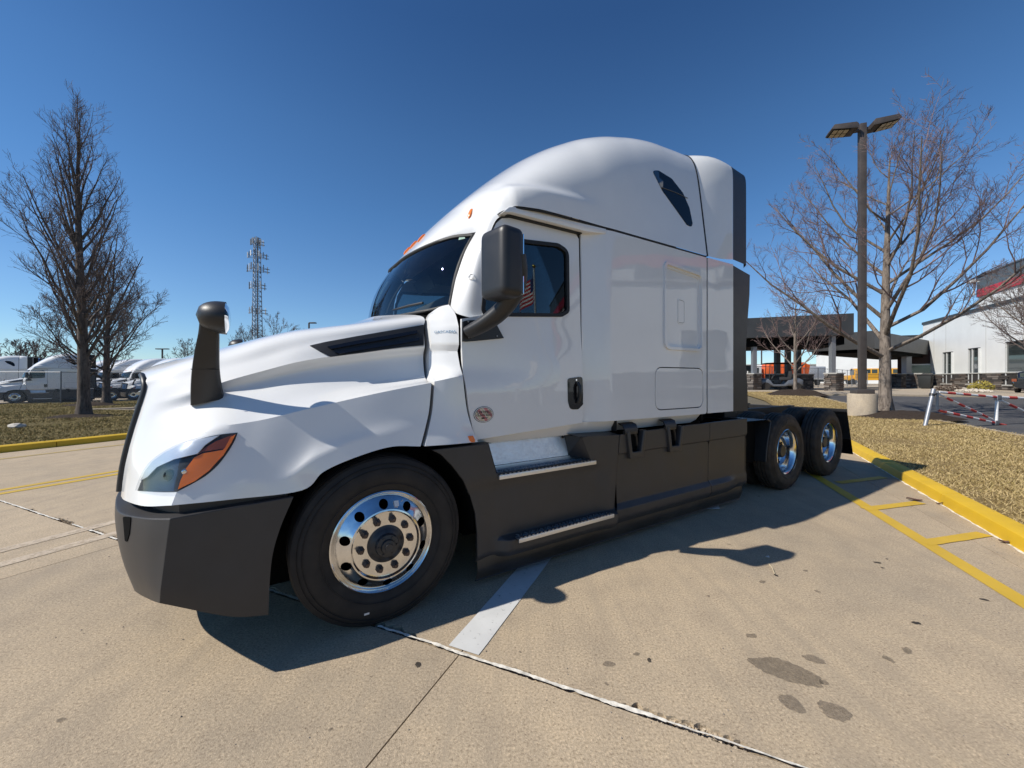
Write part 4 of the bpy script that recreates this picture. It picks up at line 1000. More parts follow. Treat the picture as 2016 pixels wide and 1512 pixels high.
M['mulch'] = soil_mat('bark_mulch', (.035,.026,.020), (.075,.055,.042), 14)
M['far'] = soil_mat('far_ground', (.16,.14,.10), (.24,.21,.16), .15)
# the ground far and wide
xs = [-700,-350,-180,-120,-90]+list(np.arange(-70,71,4))+[90,120,180,350,700]; ys = [-500,-200,-100,-60,-40,-24]+list(np.arange(-20,101,4))+[120,160,250,450,900]
G_ = np.array([[(x,y,terr(x,y)-.14) for y in ys] for x in xs]); v, f = grid_data(G_, True)
mb = MB(); mb.add(v, f); ground = mb.build('ground', M['far'], smooth=60); ground['kind'] = 'structure'
def sheet(name, poly, z, mat, res=1.5, thick=.12, kind='structure', label=None, cat=None, parent=None):
    v, t = cdt(poly, (), res, res)
    vv = [(x, y, terr(x,y)+z) for x,y in v]
    t = [q if (Vector(vv[q[1]])-Vector(vv[q[0]])).cross(Vector(vv[q[2]])-Vector(vv[q[0]])).z > 0 else q[::-1] for q in t]
    o = shell(vv, t, (0,0,-thick), name, mat, parent, 30)
    if kind: o['kind'] = kind
    return tag(o, label, cat)
# concrete slabs, one object each, with real joints
lot = thing('concrete_pavement', None, None, kind='structure')
base = MB(); c4 = [gp(-16,-12.3,-.05),gp(-16,6,-.05),gp(26,6,-.05),gp(26,-12.3,-.05)]; base.add(c4, [(0,1,2,3) if 0 else (3,2,1,0)]); base.build('joint_bed', M['dark_gap'], lot, smooth=0, fix=False)
L1 = [1.775+4.6*k for k in range(-4, 6)]; L2 = [-12.25,-11.2+.0,-7.98,-4.53,-1.09,2.35,5.9]
nr = random.Random(3)
def wob(n_, amp): return [(nr.random()-.5)*amp for _ in range(n_)]
for i in range(len(L1)-1):
    for j in range(len(L2)-1):
        a0, a1, b0, b1 = L1[i]+.004, L1[i+1]-.004, L2[j]+.0035, L2[j+1]-.0035
        near = abs(L1[i]-1.775) < .01; far_ = abs(L1[i+1]-1.775) < .01
        out = []
        step_ = .012 if (near or far_) and -9 < (b0+b1)/2 < 5 else .6
        if step_ < .1:
            n_ = int((b1-b0)/step_); bs = [b0+(b1-b0)*k/n_ for k in range(n_+1)]
        else: bs = [b0, b1]
        for b_ in bs:                                   # edge on e1 = a0
            d = 0
            if near and step_ < .1:
                d = .005+abs(noise.noise(Vector((b_*9,.3,1))))*.014*(.4+.6*abs(noise.noise(Vector((b_*1.7,2.3,1))))*2)
                for (c_, w_, h_) in ((-.02,.30,.055),(-.75,.10,.03),(-1.55,.22,.055),(-4.9,.5,.05),(-5.8,.3,.05),(-6.6,.12,.05),(-2.6,.25,.03),(.75,.2,.03)):
                    q = 1-abs(b_-c_)/w_
                    if q > 0: d += h_*min(1, q*2)*(.35+.8*abs(noise.noise(Vector((b_*22,.7,2))))+.18*noise.noise(Vector((b_*70,.2,2))))
            out.append((a0+d, b_))
        for b_ in bs[::-1]:
            d = .008+abs(noise.noise(Vector((b_*13,4.3,1))))*.007 if far_ and step_ < .1 else 0
            out.append((a1-d, b_))
        v, t = cdt(out, (), 9, 9)
        vv = [gp(p[0], p[1], 0) for p in v]
        t = [q if (Vector(vv[q[1]])-Vector(vv[q[0]])).cross(Vector(vv[q[2]])-Vector(vv[q[0]])).z > 0 else q[::-1] for q in t]
        o = shell(vv, t, (0,0,-.045), 'slab', M['concrete'], lot, 30)
# white sealant in the long joint, broken where the edge has spalled
def strip(name, pts, w, z, mat, parent=None, kind=None, wv=0, seed=0):
    P_ = [Vector((p[0],p[1],0)) for p in pts]; L = []; R = []
    for i, p in enumerate(P_):
        t = (P_[min(i+1,len(P_)-1)]-P_[max(i-1,0)]).normalized(); n = Vector((-t.y,t.x,0))
        ww = w[i] if isinstance(w, list) else w
        k = 1+wv*noise.noise(Vector((p.x*7,p.y*7,seed))); zz = terr(p.x,p.y)+z
        a = p+n*ww/2*k; b = p-n*ww/2*(1+wv*noise.noise(Vector((p.x*7,p.y*7,seed+9))))
        L.append((a.x,a.y,zz)); R.append((b.x,b.y,zz))
    mb = MB(); n_ = len(L); mb.add(L+R, [(i,n_+i,n_+i+1,i+1) for i in range(n_-1)])
    o = mb.build(name, mat, parent, smooth=60, fix=False)
    if kind: o['kind'] = kind
    return o
def dens(a, b, step=.06):
    a, b = Vector(a[:2]), Vector(b[:2]); n_ = max(2, int((b-a).length/step)); return [tuple(a+(b-a)*k/n_) for k in range(n_+1)]
for (b0, b1, w_) in ((-8.2,-5.9,.020),(-5.6,-4.7,.020),(-4.5,-1.7,.02),(-1.65,-.08,.026),(-.08,.36,.012),(.36,2.3,.010)):
    pts = [(x,y) for x,y in dens(gp(1.779,b0), gp(1.779,b1), .012)]
    pts = [(x+.007*noise.noise(Vector((x*5,y*5,3)))+.004*noise.noise(Vector((x*19,y*19,3))), y+.007*noise.noise(Vector((x*5,y*5,8)))+.004*noise.noise(Vector((x*19,y*19,8)))) for x,y in pts]
    strip('joint_sealant', pts, [w_*(.75+.5*noise.noise(Vector((x*23,y*23,5)))+.35*noise.noise(Vector((x*60,y*60,2)))) for x,y in pts], .0025, M['sealant'], lot, wv=.6, seed=b0)
# crumbs of concrete lying in the spalled joint (too small to pick apart)
mb = MB()
for k in range(900):
    b_ = random.choice((-.02,-.02,-.02,-1.5,-.75,-5,-5.8))+random.gauss(0,.16); x, y, z = gp(1.79+random.random()*.05, b_, -.03); s = .004+.012*random.random()**2
    mb.obox((x,y,z+s*.5), s,s*.8,s*.7, random.random()*6, random.random(), random.random())
o = mb.build('concrete_crumbs', M['kerb_concrete'], lot, smooth=0); o['kind'] = 'stuff'
# painted lines on the concrete
def line(name, label, cat, a, b, w, mat, z=.004, group=None, wv=0):
    o = strip(name, dens(a, b, .15), w, z, mat, None, None, wv); return tag(o, label, cat, group)
def GXY(u, v_): Z = 770*1.45/(v_-746); return ((u-1008)/770*Z, Z)
wl_ = strip('white_line', dens(gp(1.80,-1.085), gp(7.6,-1.085), .1), .185, .004, M['white_line'], None, None, .04); tag(wl_, 'broad worn white bay line running under the cab behind the steer wheel', 'road marking')
y_a, y_b = (4.50,5.75), (2.7,.6)
def along(p, q, t): return (p[0]+(q[0]-p[0])*t, p[1]+(q[1]-p[1])*t)
ya, yb = GXY(1612,941), GXY(2016,1187); d_ = Vector((yb[0]-ya[0], yb[1]-ya[1])).normalized()
tag(strip('yellow_line', dens((ya[0]-d_.x*2.5,ya[1]-d_.y*2.5), (yb[0]+d_.x*3,yb[1]+d_.y*3), .1), .125, .0045, M['yellow'], None, None, .03), 'long yellow line running beside the kerb on the right', 'road marking')
for (p, q, lab) in (((1650,951),(1740,940),'short yellow bar in the truck shadow next to the drive tyres'),((1703,1003),(1812,990),'short yellow bar between the shadow edge and the brown leaf by the kerb'),((1818,1070),(1938,1052),'short yellow bar nearest the camera on the right')):
    P_, Q_ = GXY(*p), GXY(*q); tag(strip('yellow_bar', dens(P_, Q_, .05), .11, .006, M['yellow'], None, None, .10), lab, 'road marking', 'yellow bars between line and kerb')
for k, (e2_, lab) in enumerate(((-7.90,'far stripe of the double yellow centre line'),(-8.16,'near the kerb-side stripe of the double yellow centre line'))):
    lab = ('right-hand stripe of the double yellow line left of the truck nose','left-hand stripe of the double yellow line left of the truck nose')[k]
    tag(strip('centre_line', dens(gp(-6,e2_), gp(22,e2_), .5), .115, .004, M['yellow'], None, None, .02), lab, 'road marking', 'double yellow centre line')
tag(strip('gutter_line', dens(gp(-4,-11.2), gp(5.2,-11.35), .5), .11, .0045, yellow_mat('worn_yellow', .5, (.52,.37,.10)), None, None, .05), 'thin worn yellow line just off the left kerb', 'road marking')
for e2_, lab in ((-5.26,'upper of two faded pale stripes left of the bumper'),(-4.86,'lower of two faded pale stripes left of the bumper')):
    tag(strip('faded_stripe', dens(gp(-3,e2_), gp(6,e2_-.05), .3), .13, .004, M['faded_line'], None, None, .04), lab, 'road marking', 'faded stripes on the concrete')
# oil spots and the damp stain
def blot(name, label, c, rx, ry, rot, mat, seed, jag=.25, z=.0025, cat='stain'):
    pts = []
    for t in np.linspace(0,2*math.pi,48,endpoint=False):
        k = 1+jag*noise.noise(Vector((math.cos(t)*1.6+seed,math.sin(t)*1.6,seed)))+jag*.5*noise.noise(Vector((math.cos(t)*6,math.sin(t)*6+seed,seed)))
        x, y = rx*k*math.cos(t), ry*k*math.sin(t); pts.append((c[0]+x*math.cos(rot)-y*math.sin(rot), c[1]+x*math.sin(rot)+y*math.cos(rot)))
    mb = MB(); mb.add([(x,y,z) for x,y in pts], [tuple(range(48))]); o = mb.build(name, mat, lot, smooth=0, fix=False); return o
def stain_mat(name, c, a):
    m, nt, b = nodes(name); v = world_coord(nt); t = tex(nt, v, 30, 5, .7); setp(b, base_color=c, roughness=.8)
    nt.links.new(ramp(nt, t, [(.3,(a,)*3),(.7,(a*.55,)*3)]), b.inputs['Alpha']); return m
M['stain'] = stain_mat('damp_stain', (.16,.13,.095), .55); M['oil'] = stain_mat('oil_spot', (.025,.022,.02), .95); M['stain2'] = stain_mat('faint_stain', (.16,.13,.10), .5)
blot('stain', '', GXY(1546,1320), .15, .075, -.5, M['stain'], 1.3)
blot('stain', '', GXY(1602,1298), .05, .03, -.4, M['stain2'], 2.3); blot('stain', '', GXY(1558,1385), .045, .05, .2, M['stain2'], 3.1); blot('stain', '', GXY(1642,1400), .05, .055, .9, M['stain2'], 4.4)
blot('stain', '', GXY(1199,1308), .03, .02, -.2, M['stain2'], 5.5); blot('stain', '', GXY(1622,1344), .02, .017, .3, M['stain'], 6.1)
for k, (u, v_, r) in enumerate(((823,1309,.022),(1804,1227,.024),(1786,1282,.032),(1748,1298,.028),(1728,1108,.026),(1746,1101,.013),(1737,1118,.015),(1938,1181,.024),(1501,1146,.027),(1528,1133,.018),(1435,1072,.016),(1253,1288,.018),(1278,1300,.016),(1610,1165,.02),(1586,1124,.02),(1395,1174,.014),(1194,1347,.012),(1480,1252,.03),(650,1437,.010),(1024,1284,.010),(120,1418,.02),(1494,977,.02),(1530,960,.04),(1440,985,.03))):
    blot('oil_spot', '', GXY(u,v_), r, r*.62, 2.0+k, M['oil'] if k in (0,1,4,5,6,7,9,12) else M['stain'], 7+k, .35)
# ------------------------------------------------------------------ kerbs, made of separate lengths
def kerb(name, pts, w, h, mat, label, cat='kerb', joint=2.6, gap=.012, side=1):
    root = thing(name, label, cat)
    for a, b in zip(pts[:-1], pts[1:]):
        a, b = Vector(a), Vector(b); t = (b-a).normalized(); n = Vector((-t.y,t.x))*side; L = (b-a).length; k = max(1, round(L/joint))
        for i in range(k):
            s, e = a+t*(L*i/k+gap/2), a+t*(L*(i+1)/k-gap/2); m_ = 9; mb = MB(); rows = []
            for q in range(m_):
                p = s+(e-s)*q/(m_-1); z0 = terr(p.x,p.y); j = .004*noise.noise(Vector((p.x*3,p.y*3,1)))
                rows.append([(p.x-.0*n.x,p.y,z0-.1),(p.x+n.x*.008,p.y+n.y*.008,z0+h*.55),(p.x+n.x*(.02+j),p.y+n.y*(.02+j),z0+h*.9),(p.x+n.x*.04,p.y+n.y*.04,z0+h+j),(p.x+n.x*w,p.y+n.y*w,z0+h+.008),(p.x+n.x*w,p.y+n.y*w,z0-.1)])
            v, f = grid_data(np.array(rows)); mb.add(v, f+[tuple(range(6)), tuple(range((m_-1)*6,m_*6))[::-1]])
            mb.build('kerb_stone', mat, root, smooth=35)
    return root
RK = [GXY(2016,1089), GXY(1690,897)]; rd = Vector((RK[1][0]-RK[0][0], RK[1][1]-RK[0][1])).normalized()
rk0 = (RK[0][0]-rd.x*4, RK[0][1]-rd.y*4); rk1 = (RK[1][0]+rd.x*5, RK[1][1]+rd.y*5)
kerb('yellow_kerb', [rk0, rk1], .18, .125, M['kerb_yellow'], 'bright yellow painted kerb edging the tan lawn on the right', side=-1)
strip('gutter_grit', dens((rk0[0]-.01,rk0[1]),(rk1[0],rk1[1]),.05), .03, .003, M['sealant'], lot, wv=1.6)
LK = [gp(-14,-12.2), gp(6.2,-12.28)]
kerb('yellow_kerb', [LK[0][:2], LK[1][:2], gp(8.2,-13.0)[:2], gp(9.0,-14.6)[:2]], .18, .125, M['kerb_yellow'], 'dull yellow kerb edging the green-brown lawn on the left', side=1)
# lawns
rn = Vector((rd.y,-rd.x))
Rk = lambda t, off: (rk0[0]+rd.x*t+rn.x*off, rk0[1]+rd.y*t+rn.y*off)
A_ = [(19.9,26.0),(14.19,13.29),(12.18,9.3),(10.2,4.8),(8.8,1.5)]
lawn_r_poly = [Rk(0,.17), Rk(12.5,.17), (9.3,13.6), (12.2,17.5), (15.5,24), (18.0,30.5), (23.0,30.0), (20.4,27.2)] + A_
lawn_r = sheet('lawn', lawn_r_poly, .115, M['turf_r'], 1.2, .2)
lawn_l_poly = [gp(-14,-12.4)[:2], gp(6.2,-12.46)[:2], gp(8.0,-13.15)[:2], gp(8.85,-14.7)[:2], (-13.2,15.2), (-17.6,17.4), (-22.5,19.8),(-24,21.5),(-20,24.5),(-16,27),(-19,30),(-30,33),(-38,27),(-46,20),(-42,8),(-24,0)]
lawn_l = sheet('lawn', lawn_l_poly, .115, M['turf_l'], 1.4, .2)
# drives
drv = sheet('driveway', [(-12.6,14.0),(-13.0,15.3),(-17.6,17.6),(-22.5,20.0),(-24,21.5),(-20,24.5),(-15,26.5),(-6,30),(2,30),(4,20),(-2,16)], .03, M['concrete'], 2, .1)
kerb('drive_kerb', [(-23.6,21.6),(-20,24.3),(-15.5,26.6),(-9,29.5)], .16, .14, M['kerb_concrete'], 'grey concrete kerb behind the left tree along the side drive', side=1, joint=3)
kerb('drive_kerb', [(-23.4,21.2),(-22.2,19.9),(-17.6,17.7),(-13.2,15.4)], .14, .13, M['kerb_concrete'], 'low pale kerb between left lawn and side drive', side=-1, joint=3)
asp = sheet('asphalt_drive', [(9.3,1.0),(10.5,4.8),(12.35,9.2),(14.36,13.2),(20.3,26.0),(21.5,27.2),(24.6,27.0),(29.0,25.9),(40,23.0),(52,17),(40,-8),(20,-12),(8,-9)], .0, M['asphalt'], 2.5, .1)
kerb('drive_edge', A_[::-1], .15, .125, M['kerb_concrete'], 'thin concrete edging between the tan lawn and the asphalt drive', side=1, joint=3, )
walk = sheet('pavement', [(21.0,27.6),(24.6,27.3),(29.0,26.2),(40,23.3),(48,20),(56,26),(52,38),(46,46),(36,50),(30,42),(22,39),(19,31.5),(23,30.4)], .10, M['kerb_concrete'], 2.5, .15)
yard = sheet('yard', [(20,41),(30,43),(36,52),(46,49),(60,60),(120,90),(110,150),(40,150),(20,90),(16,60)], .02, M['kerb_concrete'], 6, .1)
lot_l = sheet('truck_yard', [(-31,34),(-20,31),(-8,38),(-10,70),(-60,70),(-80,40),(-60,16),(-46,21),(-38,28)], .02, M['kerb_concrete'], 4, .1)
# grass blades (nobody could count them)
def grass(name, poly, n_, cols, hmin, hmax, wmin, pick, z0=.112):
    xs_ = [p[0] for p in poly]; ys_ = [p[1] for p in poly]; V = []; F = []; k = 0; tries = 0
    while k < n_ and tries < n_*60:
        tries += 1
        x = min(xs_)+(max(xs_)-min(xs_))*random.random(); y = min(ys_)+(max(ys_)-min(ys_))*random.random()
        d = math.hypot(x,y)
        if random.random() > pick(x,y,d) or not inpoly((x,y), poly): continue
        dn = noise.noise(Vector((x*.9,y*.9,0)))
        if random.random() < .35+.0*dn - dn*.7: continue
        h = (hmin+(hmax-hmin)*random.random())*(1+.5*dn); w = wmin*(1+d*.09); an = random.random()*6.283; ln = h*(.5+1.3*random.random()); a2 = random.random()*6.283
        cx, sx = math.cos(an)*w, math.sin(an)*w; z = terr(x,y)+z0
        V += [(x-cx,y-sx,z),(x+cx,y+sx,z),(x+math.cos(a2)*ln,y+math.sin(a2)*ln,z+h)]; F.append((3*k,3*k+1,3*k+2)); k += 1
    me = bpy.data.meshes.new('mesh'); me.from_pydata(V, [], F); me.update()
    m, nt, b = nodes(name+'_blades'); g = nt.nodes.new('ShaderNodeNewGeometry')
    c = ramp(nt, g.outputs['Random Per Island'], cols); nt.links.new(c, b.inputs['Base Color']); setp(b, roughness=.8, specular_ior_level=.2)
    o = link_mesh('grass', me, m); o['kind'] = 'stuff'; return o
gr = grass('tan_grass', lawn_r_poly, 95000, [(0,(.16,.115,.04)),(.3,(.38,.28,.12)),(.7,(.60,.46,.24)),(1,(.30,.24,.08))], .012, .045, .0032, lambda x,y,d: min(1,(7.5/d)**1.6) if x > 0 and y < x*2.2 and y > x*.45 else 0)
gl_ = grass('green_grass', lawn_l_poly, 70000, [(0,(.10,.085,.028)),(.4,(.24,.18,.07)),(.75,(.38,.29,.13)),(1,(.14,.14,.035))], .02, .055, .004, lambda x,y,d: min(1,(10/d)**1.3) if y > -x*.60 else 0)
# ================================================================== RIGHT SIDE: lamp, trees, gate, building, canopy, bus ...
def bark(name, a, bcol, sc=14):
    m, nt, b = nodes(name); v = coord(nt, (1,1,.22)); t = tex(nt, v, sc, 6, .7, .6); f = tex(nt, coord(nt), 60, 3)
    c = ramp(nt, t, [(.34,a),(.52,bcol),(.72,tuple(min(1,x*1.5) for x in bcol))]); nt.links.new(c, b.inputs['Base Color']); setp(b, roughness=.9, specular_ior_level=.2); bump(nt, b, t, .9, .03); return m
M['bark_dark'] = bark('dark_bark', (.05,.040,.034), (.12,.098,.082)); M['bark_light'] = bark('grey_bark', (.07,.055,.045), (.20,.165,.135))
M['twig'] = simple('twig_bark', (.125,.095,.085), .85, vary=.35, vscale=3); M['twig_red'] = simple('reddish_twig_bark', (.16,.105,.095), .8, vary=.4, vscale=2)
def bare_tree(name, label, loc, H_, trunk_h, r0, seed, mat_t, mat_c, upright=.75, spread=1.0, nl=14, depth=4, group=None, sub=9, twig=.0045, crown_shape=None, lean=(0,0), up=.22, low=28):
    R = random.Random(seed); T_ = MB(); C_ = MB()
    root = thing(name, label, 'tree', loc, 0, group)
    # trunk with a slightly crooked leader
    lead = []; k = 16
    for i in range(k+1):
        t = i/k; lead.append(Vector((lean[0]*t+.10*math.sin(4*t+seed)*t*H_/10, lean[1]*t+.10*math.cos(3*t+seed)*t*H_/10, H_*.93*t)))
    rad = lambda t: r0*(1.22 if t < .01 else 1)*(1-t)**.85*(1.0 if t*H_ > .5 else 1+.25*(1-t*H_/.5))+.012
    T_.tube(lead, [rad(i/k) for i in range(k+1)], 10)
    def lp(t): f = t*k; i = min(int(f), k-1); return lead[i].lerp(lead[i+1], f-i)
    def branch(p, d, L, r, lev):
        n_ = 5 if lev < 2 else 3; pts = [p]; rr = [r]; dd = d.copy()
        for i in range(n_):
            w = .10 if lev == 0 else .17
            dd = (dd+Vector((R.gauss(0,w),R.gauss(0,w),R.gauss(0,w)+up*(.6 if lev < 2 else .45)))).normalized()
            p = p+dd*L/n_; pts.append(p); rr.append(max(twig*.7, r*(1-(i+1)/n_*.82)))
        (T_ if lev == 0 and r > .018 else C_).tube(pts, rr, 6 if lev == 0 else (4 if lev == 1 else 3), cap=False)
        if lev >= depth: return
        m = sub if lev < depth-1 else max(3, sub-3)
        for j in range(m):
            t = .18+.80*(j+R.random()*.8)/m; f = t*n_; i = min(int(f), n_-1); q = pts[i].lerp(pts[i+1], f-i)
            ax = (pts[i+1]-pts[i]).normalized(); side = ax.orthogonal().normalized(); side.rotate(Matrix.Rotation(R.random()*6.283,3,ax))
            ang = math.radians(R.uniform(24,52)); nd = (ax*math.cos(ang)+side*math.sin(ang)).normalized()
            L2 = L*R.uniform(.30,.54)*(1.08-.5*t)
            if L2 > .12: branch(q, nd, L2, max(twig, rr[i]*.52), lev+1)
    a0 = R.random()*6.28
    for i in range(nl):
        t = trunk_h/H_+(1-trunk_h/H_)*.93*((i+.35*R.random())/nl)**1.1; az = a0+i*2.4+R.uniform(-.4,.4)
        el = math.radians(R.uniform(low,low+20)+upright*40*t)
        L = H_*spread*(crown_shape(t) if crown_shape else .42*(1-t)**.7+.05)*R.uniform(.82,1.15)
        d = Vector((math.cos(az)*math.cos(el), math.sin(az)*math.cos(el), math.sin(el)))
        branch(lp(t), d, L, min(rad(t)*.5, .011+L*.0112), 0)
    branch(lp(.97), Vector((0,0,1)), H_*.09, .012, 2)
    T_.build('trunk', mat_t, root, smooth=60, fix=False)
    c = C_.build('crown', mat_c, root, smooth=0, fix=False)
    return root
def mound(label, loc, rx, ry, h, seed, mat='mulch'):
    R = random.Random(seed); mb = MB(); G_ = []
    for i in range(13):
        t = i/12; row = []
        for j in range(41):
            an = 2*math.pi*(j%40)/40; k = 1+.14*noise.noise(Vector((math.cos(an)*1.5+seed,math.sin(an)*1.5,0)))
            x, y = rx*t*k*math.cos(an), ry*t*k*math.sin(an); z = h*(1-t**2)*(.85+.3*noise.noise(Vector((x*2+seed,y*2,1))))-.02*t
            row.append((x,y,z))
        G_.append(row)
    v, f = grid_data(np.array(G_), True); mb.add(v, f); o = mb.build('mulch_mound', M[mat], smooth=60); o.location = loc
    return tag(o, label, 'mulch')
# lamp post
def z_at(x, y, off=.115): return terr(x,y)+off
LPX, LPY = 12.65, 14.13
lp_ = thing('lamp_post', 'tall square lamp post with two floodlights on a round concrete base', 'lamp post', (LPX,LPY,.1), math.radians(-18))
M['bronze'] = simple('bronze_paint', (.055,.045,.040), .55, vary=.2, vscale=4)
mb = MB(); mb.lathe([(.0,-.1),(.42,-.1),(.42,.78),(.40,.82),(.0,.82)], 36, 'z'); mb.build('pier', M['kerb_concrete'], lp_, smooth=40)
mb = MB(); mb.box(-.26,.26,-.26,.26,.82,.98); mb.build('base_cover', M['bronze'], lp_, bevel=.02)
mb = MB(); mb.box(-.10,.10,-.10,.10,.9,10.55); mb.build('pole', M['bronze'], lp_, bevel=.015)
for sgn in (-1, 1):
    hd_ = MB(); pr = [(.22,-.02),(.22,.13),(.30,.20),(.96,.15),(1.02,.0),(.97,-.03)]
    hd_.prism([(sgn*x,z) for x,z in pr], -.29, .29, 'y'); me = hd_.mesh(30, .02); 
    me.transform(Matrix.Translation((0,0,10.30)) @ Matrix.Rotation(-sgn*math.radians(7),4,'Y')); lh = link_mesh('lamp_head', me, M['bronze'], lp_)
    mb = MB(); mb.box(min(sgn*.08,sgn*.26),max(sgn*.08,sgn*.26),-.06,.06,10.30,10.40); mb.build('arm', M['bronze'], lp_)
    mb = MB(); mb.prism([(sgn*.44,-.034),(sgn*.97,-.034),(sgn*.97,-.042),(sgn*.44,-.042)], -.26, .26, 'y'); me = mb.mesh(0); me.transform(Matrix.Translation((0,0,10.30)) @ Matrix.Rotation(-sgn*math.radians(7),4,'Y')); pl = link_mesh('lens_plate', me, M['deep_black'], lh)
    for i in range(3):
        for j in range(2):
            mb = MB(); cx = sgn*(.54+.165*i); cy = -.125+.25*j; mb.box(cx-.068,cx+.068,cy-.105,cy+.105,-.052,-.043); me = mb.mesh(0); me.transform(Matrix.Translation((0,0,10.30)) @ Matrix.Rotation(-sgn*math.radians(7),4,'Y'))
            link_mesh('led_panel', me, M['led'] if 'led' in M else M.setdefault('led', simple('led_lens', (.42,.36,.24), .35)), lh)
# trees on the right
bare_tree('bare_tree', 'large bare grey tree with reddish twigs next to the lamp post', (14.5,15.2,.1), 11.0, 2.3, .20, 11, M['bark_light'], M['twig_red'], .62, 1.12, 22, 4, None, 8, .0050, lambda t: .56*(1-t)**.6+.06, (.5,.4), .20, 14)
bare_tree('bare_tree', 'small young bare tree between the lamp post and the truck', (19.29,26.62,.30), 7.6, 1.6, .12, 23, M['bark_light'], M['twig_red'], .55, 1.15, 13, 3, None, 8, .008, lambda t: .46*(1-t)**.6+.06)
bare_tree('bare_tree', 'dense bare tree in front of the white building at the right edge', (37.9,27.0,.3), 8.8, 1.5, .2, 35, M['bark_light'], M['twig'], .35, 1.35, 20, 3, None, 9, .010, lambda t: .58*(1-t)**.6+.06, (0,0), .2, 22)
mound('dark mulch mound round the large tree and lamp base', (13.75,13.75,.10), 1.75, 1.15, .30, 1); mound('dark mulch mound under the small young tree', (19.29,26.55,.36), 2.0, 1.5, .45, 5)
# barrier gate
M['gate_red'] = simple('red_tape', (.55,.03,.025), .45, vary=.15, vscale=20); M['gate_white'] = simple('white_tape', (.74,.73,.71), .45, vary=.12, vscale=20)
gt = thing('barrier_gate', 'red and white striped tubular barrier gate hung on a leaning steel post', 'gate')
def gpnt(u, v_, Z): return Vector(((u-1008)/770*Z, Z, 1.45+(746-v_)/770*Z))
GA, GB = 11.2, 12.3        # depth at the post and at the middle stile
def gz(u): return 11.2+(u-1820)/(1962-1820)*1.05
def gpt(u, v_): return gpnt(u, v_, gz(u))
mb = MB(); p0, p1 = gpt(1816,848), gpt(1838,766); mb.tube([p0+Vector((0,0,-.2)), p1], .05, 14); mb.build('post', M['steel'], gt, smooth=50)
mb = MB(); q = p0.lerp(p1,.86); mb.tube([q-(p1-p0).normalized()*.03, q+(p1-p0).normalized()*.03], .064, 14); mb.tube([q, gpt(1848,775)], .02, 8); mb.build('hinge', M['black_plastic'], gt)
def tube_part(name, a, b, r, mat, parent): mb = MB(); mb.tube([a,b], r, 10); return mb.build(name, mat, parent, smooth=50)
tube_part('stile', gpt(1845,770), gpt(1845,808), .035, M['steel'], gt)
def striped(a, b, n_, r, first=0):
    rl = tube_part('rail', a, b, r, M['gate_white'], gt)
    for i in range(n_):
        if i % 2 == first:
            s, e = a.lerp(b, i/n_), a.lerp(b, (i+1)/n_); tube_part('stripe', s, e, r+.003, M['gate_red'], rl)
striped(gpt(1848,772), gpt(1966,782), 8, .036, 1); striped(gpt(1848,808), gpt(1962,833), 9, .034, 0); striped(gpt(1850,777), gpt(1954,826), 9, .03, 1)
tube_part('stile', gpt(1963,784), gpt(1961,836), .042, M['gate_white'], gt)
mb = MB(); q = gpt(1964,783); mb.obox(q, .22,.10,.16,.3); mb.build('knuckle', M['steel'], gt, bevel=.02); mb = MB(); mb.obox(gpt(1960,832), .20,.10,.14,.3); mb.build('knuckle', M['steel'], gt, bevel=.02)
striped(gpt(1968,782), gpt(2090,787), 8, .045, 1); striped(gpt(1964,834), gpt(2100,866), 9, .036, 0); striped(gpt(1970,788), gpt(2085,842), 8, .036, 1)
mb = MB(); mb.tube([gpt(2090,787),gpt(2100,875)], .05, 10); mb.build('post', M['steel'], gt)
# ---- the dealership building
M['stucco'] = simple('white_stucco', (.74,.75,.73), .85, vary=.05, vscale=.6, bmp=.3, bscale=60, bdist=.004)
M['fascia'] = simple('dark_grey_cladding', (.034,.035,.036), .45, vary=.10, vscale=1.5)
M['fascia2'] = simple('slate_cladding', (.085,.105,.12), .4, vary=.08, vscale=1.2)
M['red_band'] = simple('red_cladding', (.50,.015,.03), .4, vary=.06, vscale=2)
M['win_dark'] = simple('building_glass', (.035,.045,.045), .06, coat=.5, vary=.25, vscale=.8)
M['frame_alu'] = simple('window_frame', (.55,.56,.55), .4, vary=.05, vscale=9)
M['sill_stone'] = simple('cut_stone_cap', (.40,.39,.36), .8, vary=.1, vscale=9)
STONE = [simple('ledge_stone', c, .85, vary=.3, vscale=7, bmp=.5, bscale=30, bdist=.02) for c in ((.085,.072,.064),(.13,.11,.095),(.055,.048,.044),(.19,.165,.145),(.10,.075,.060))]
M['stone_back'] = simple('stone_joint', (.03,.026,.024), .95)
FA = Vector((45.6,38.4,0)); g_ = math.radians(27); fd = Vector((math.sin(g_), math.cos(g_),0)); fn = Vector((-fd.y, fd.x,0))   # facade direction (away) and its outward normal
ZB0 = .33
bld = thing('dealership_building', 'white stucco building with slate and red upper band and dark ledge stone base', 'building', (FA.x,FA.y,ZB0), math.atan2(fd.y, fd.x))
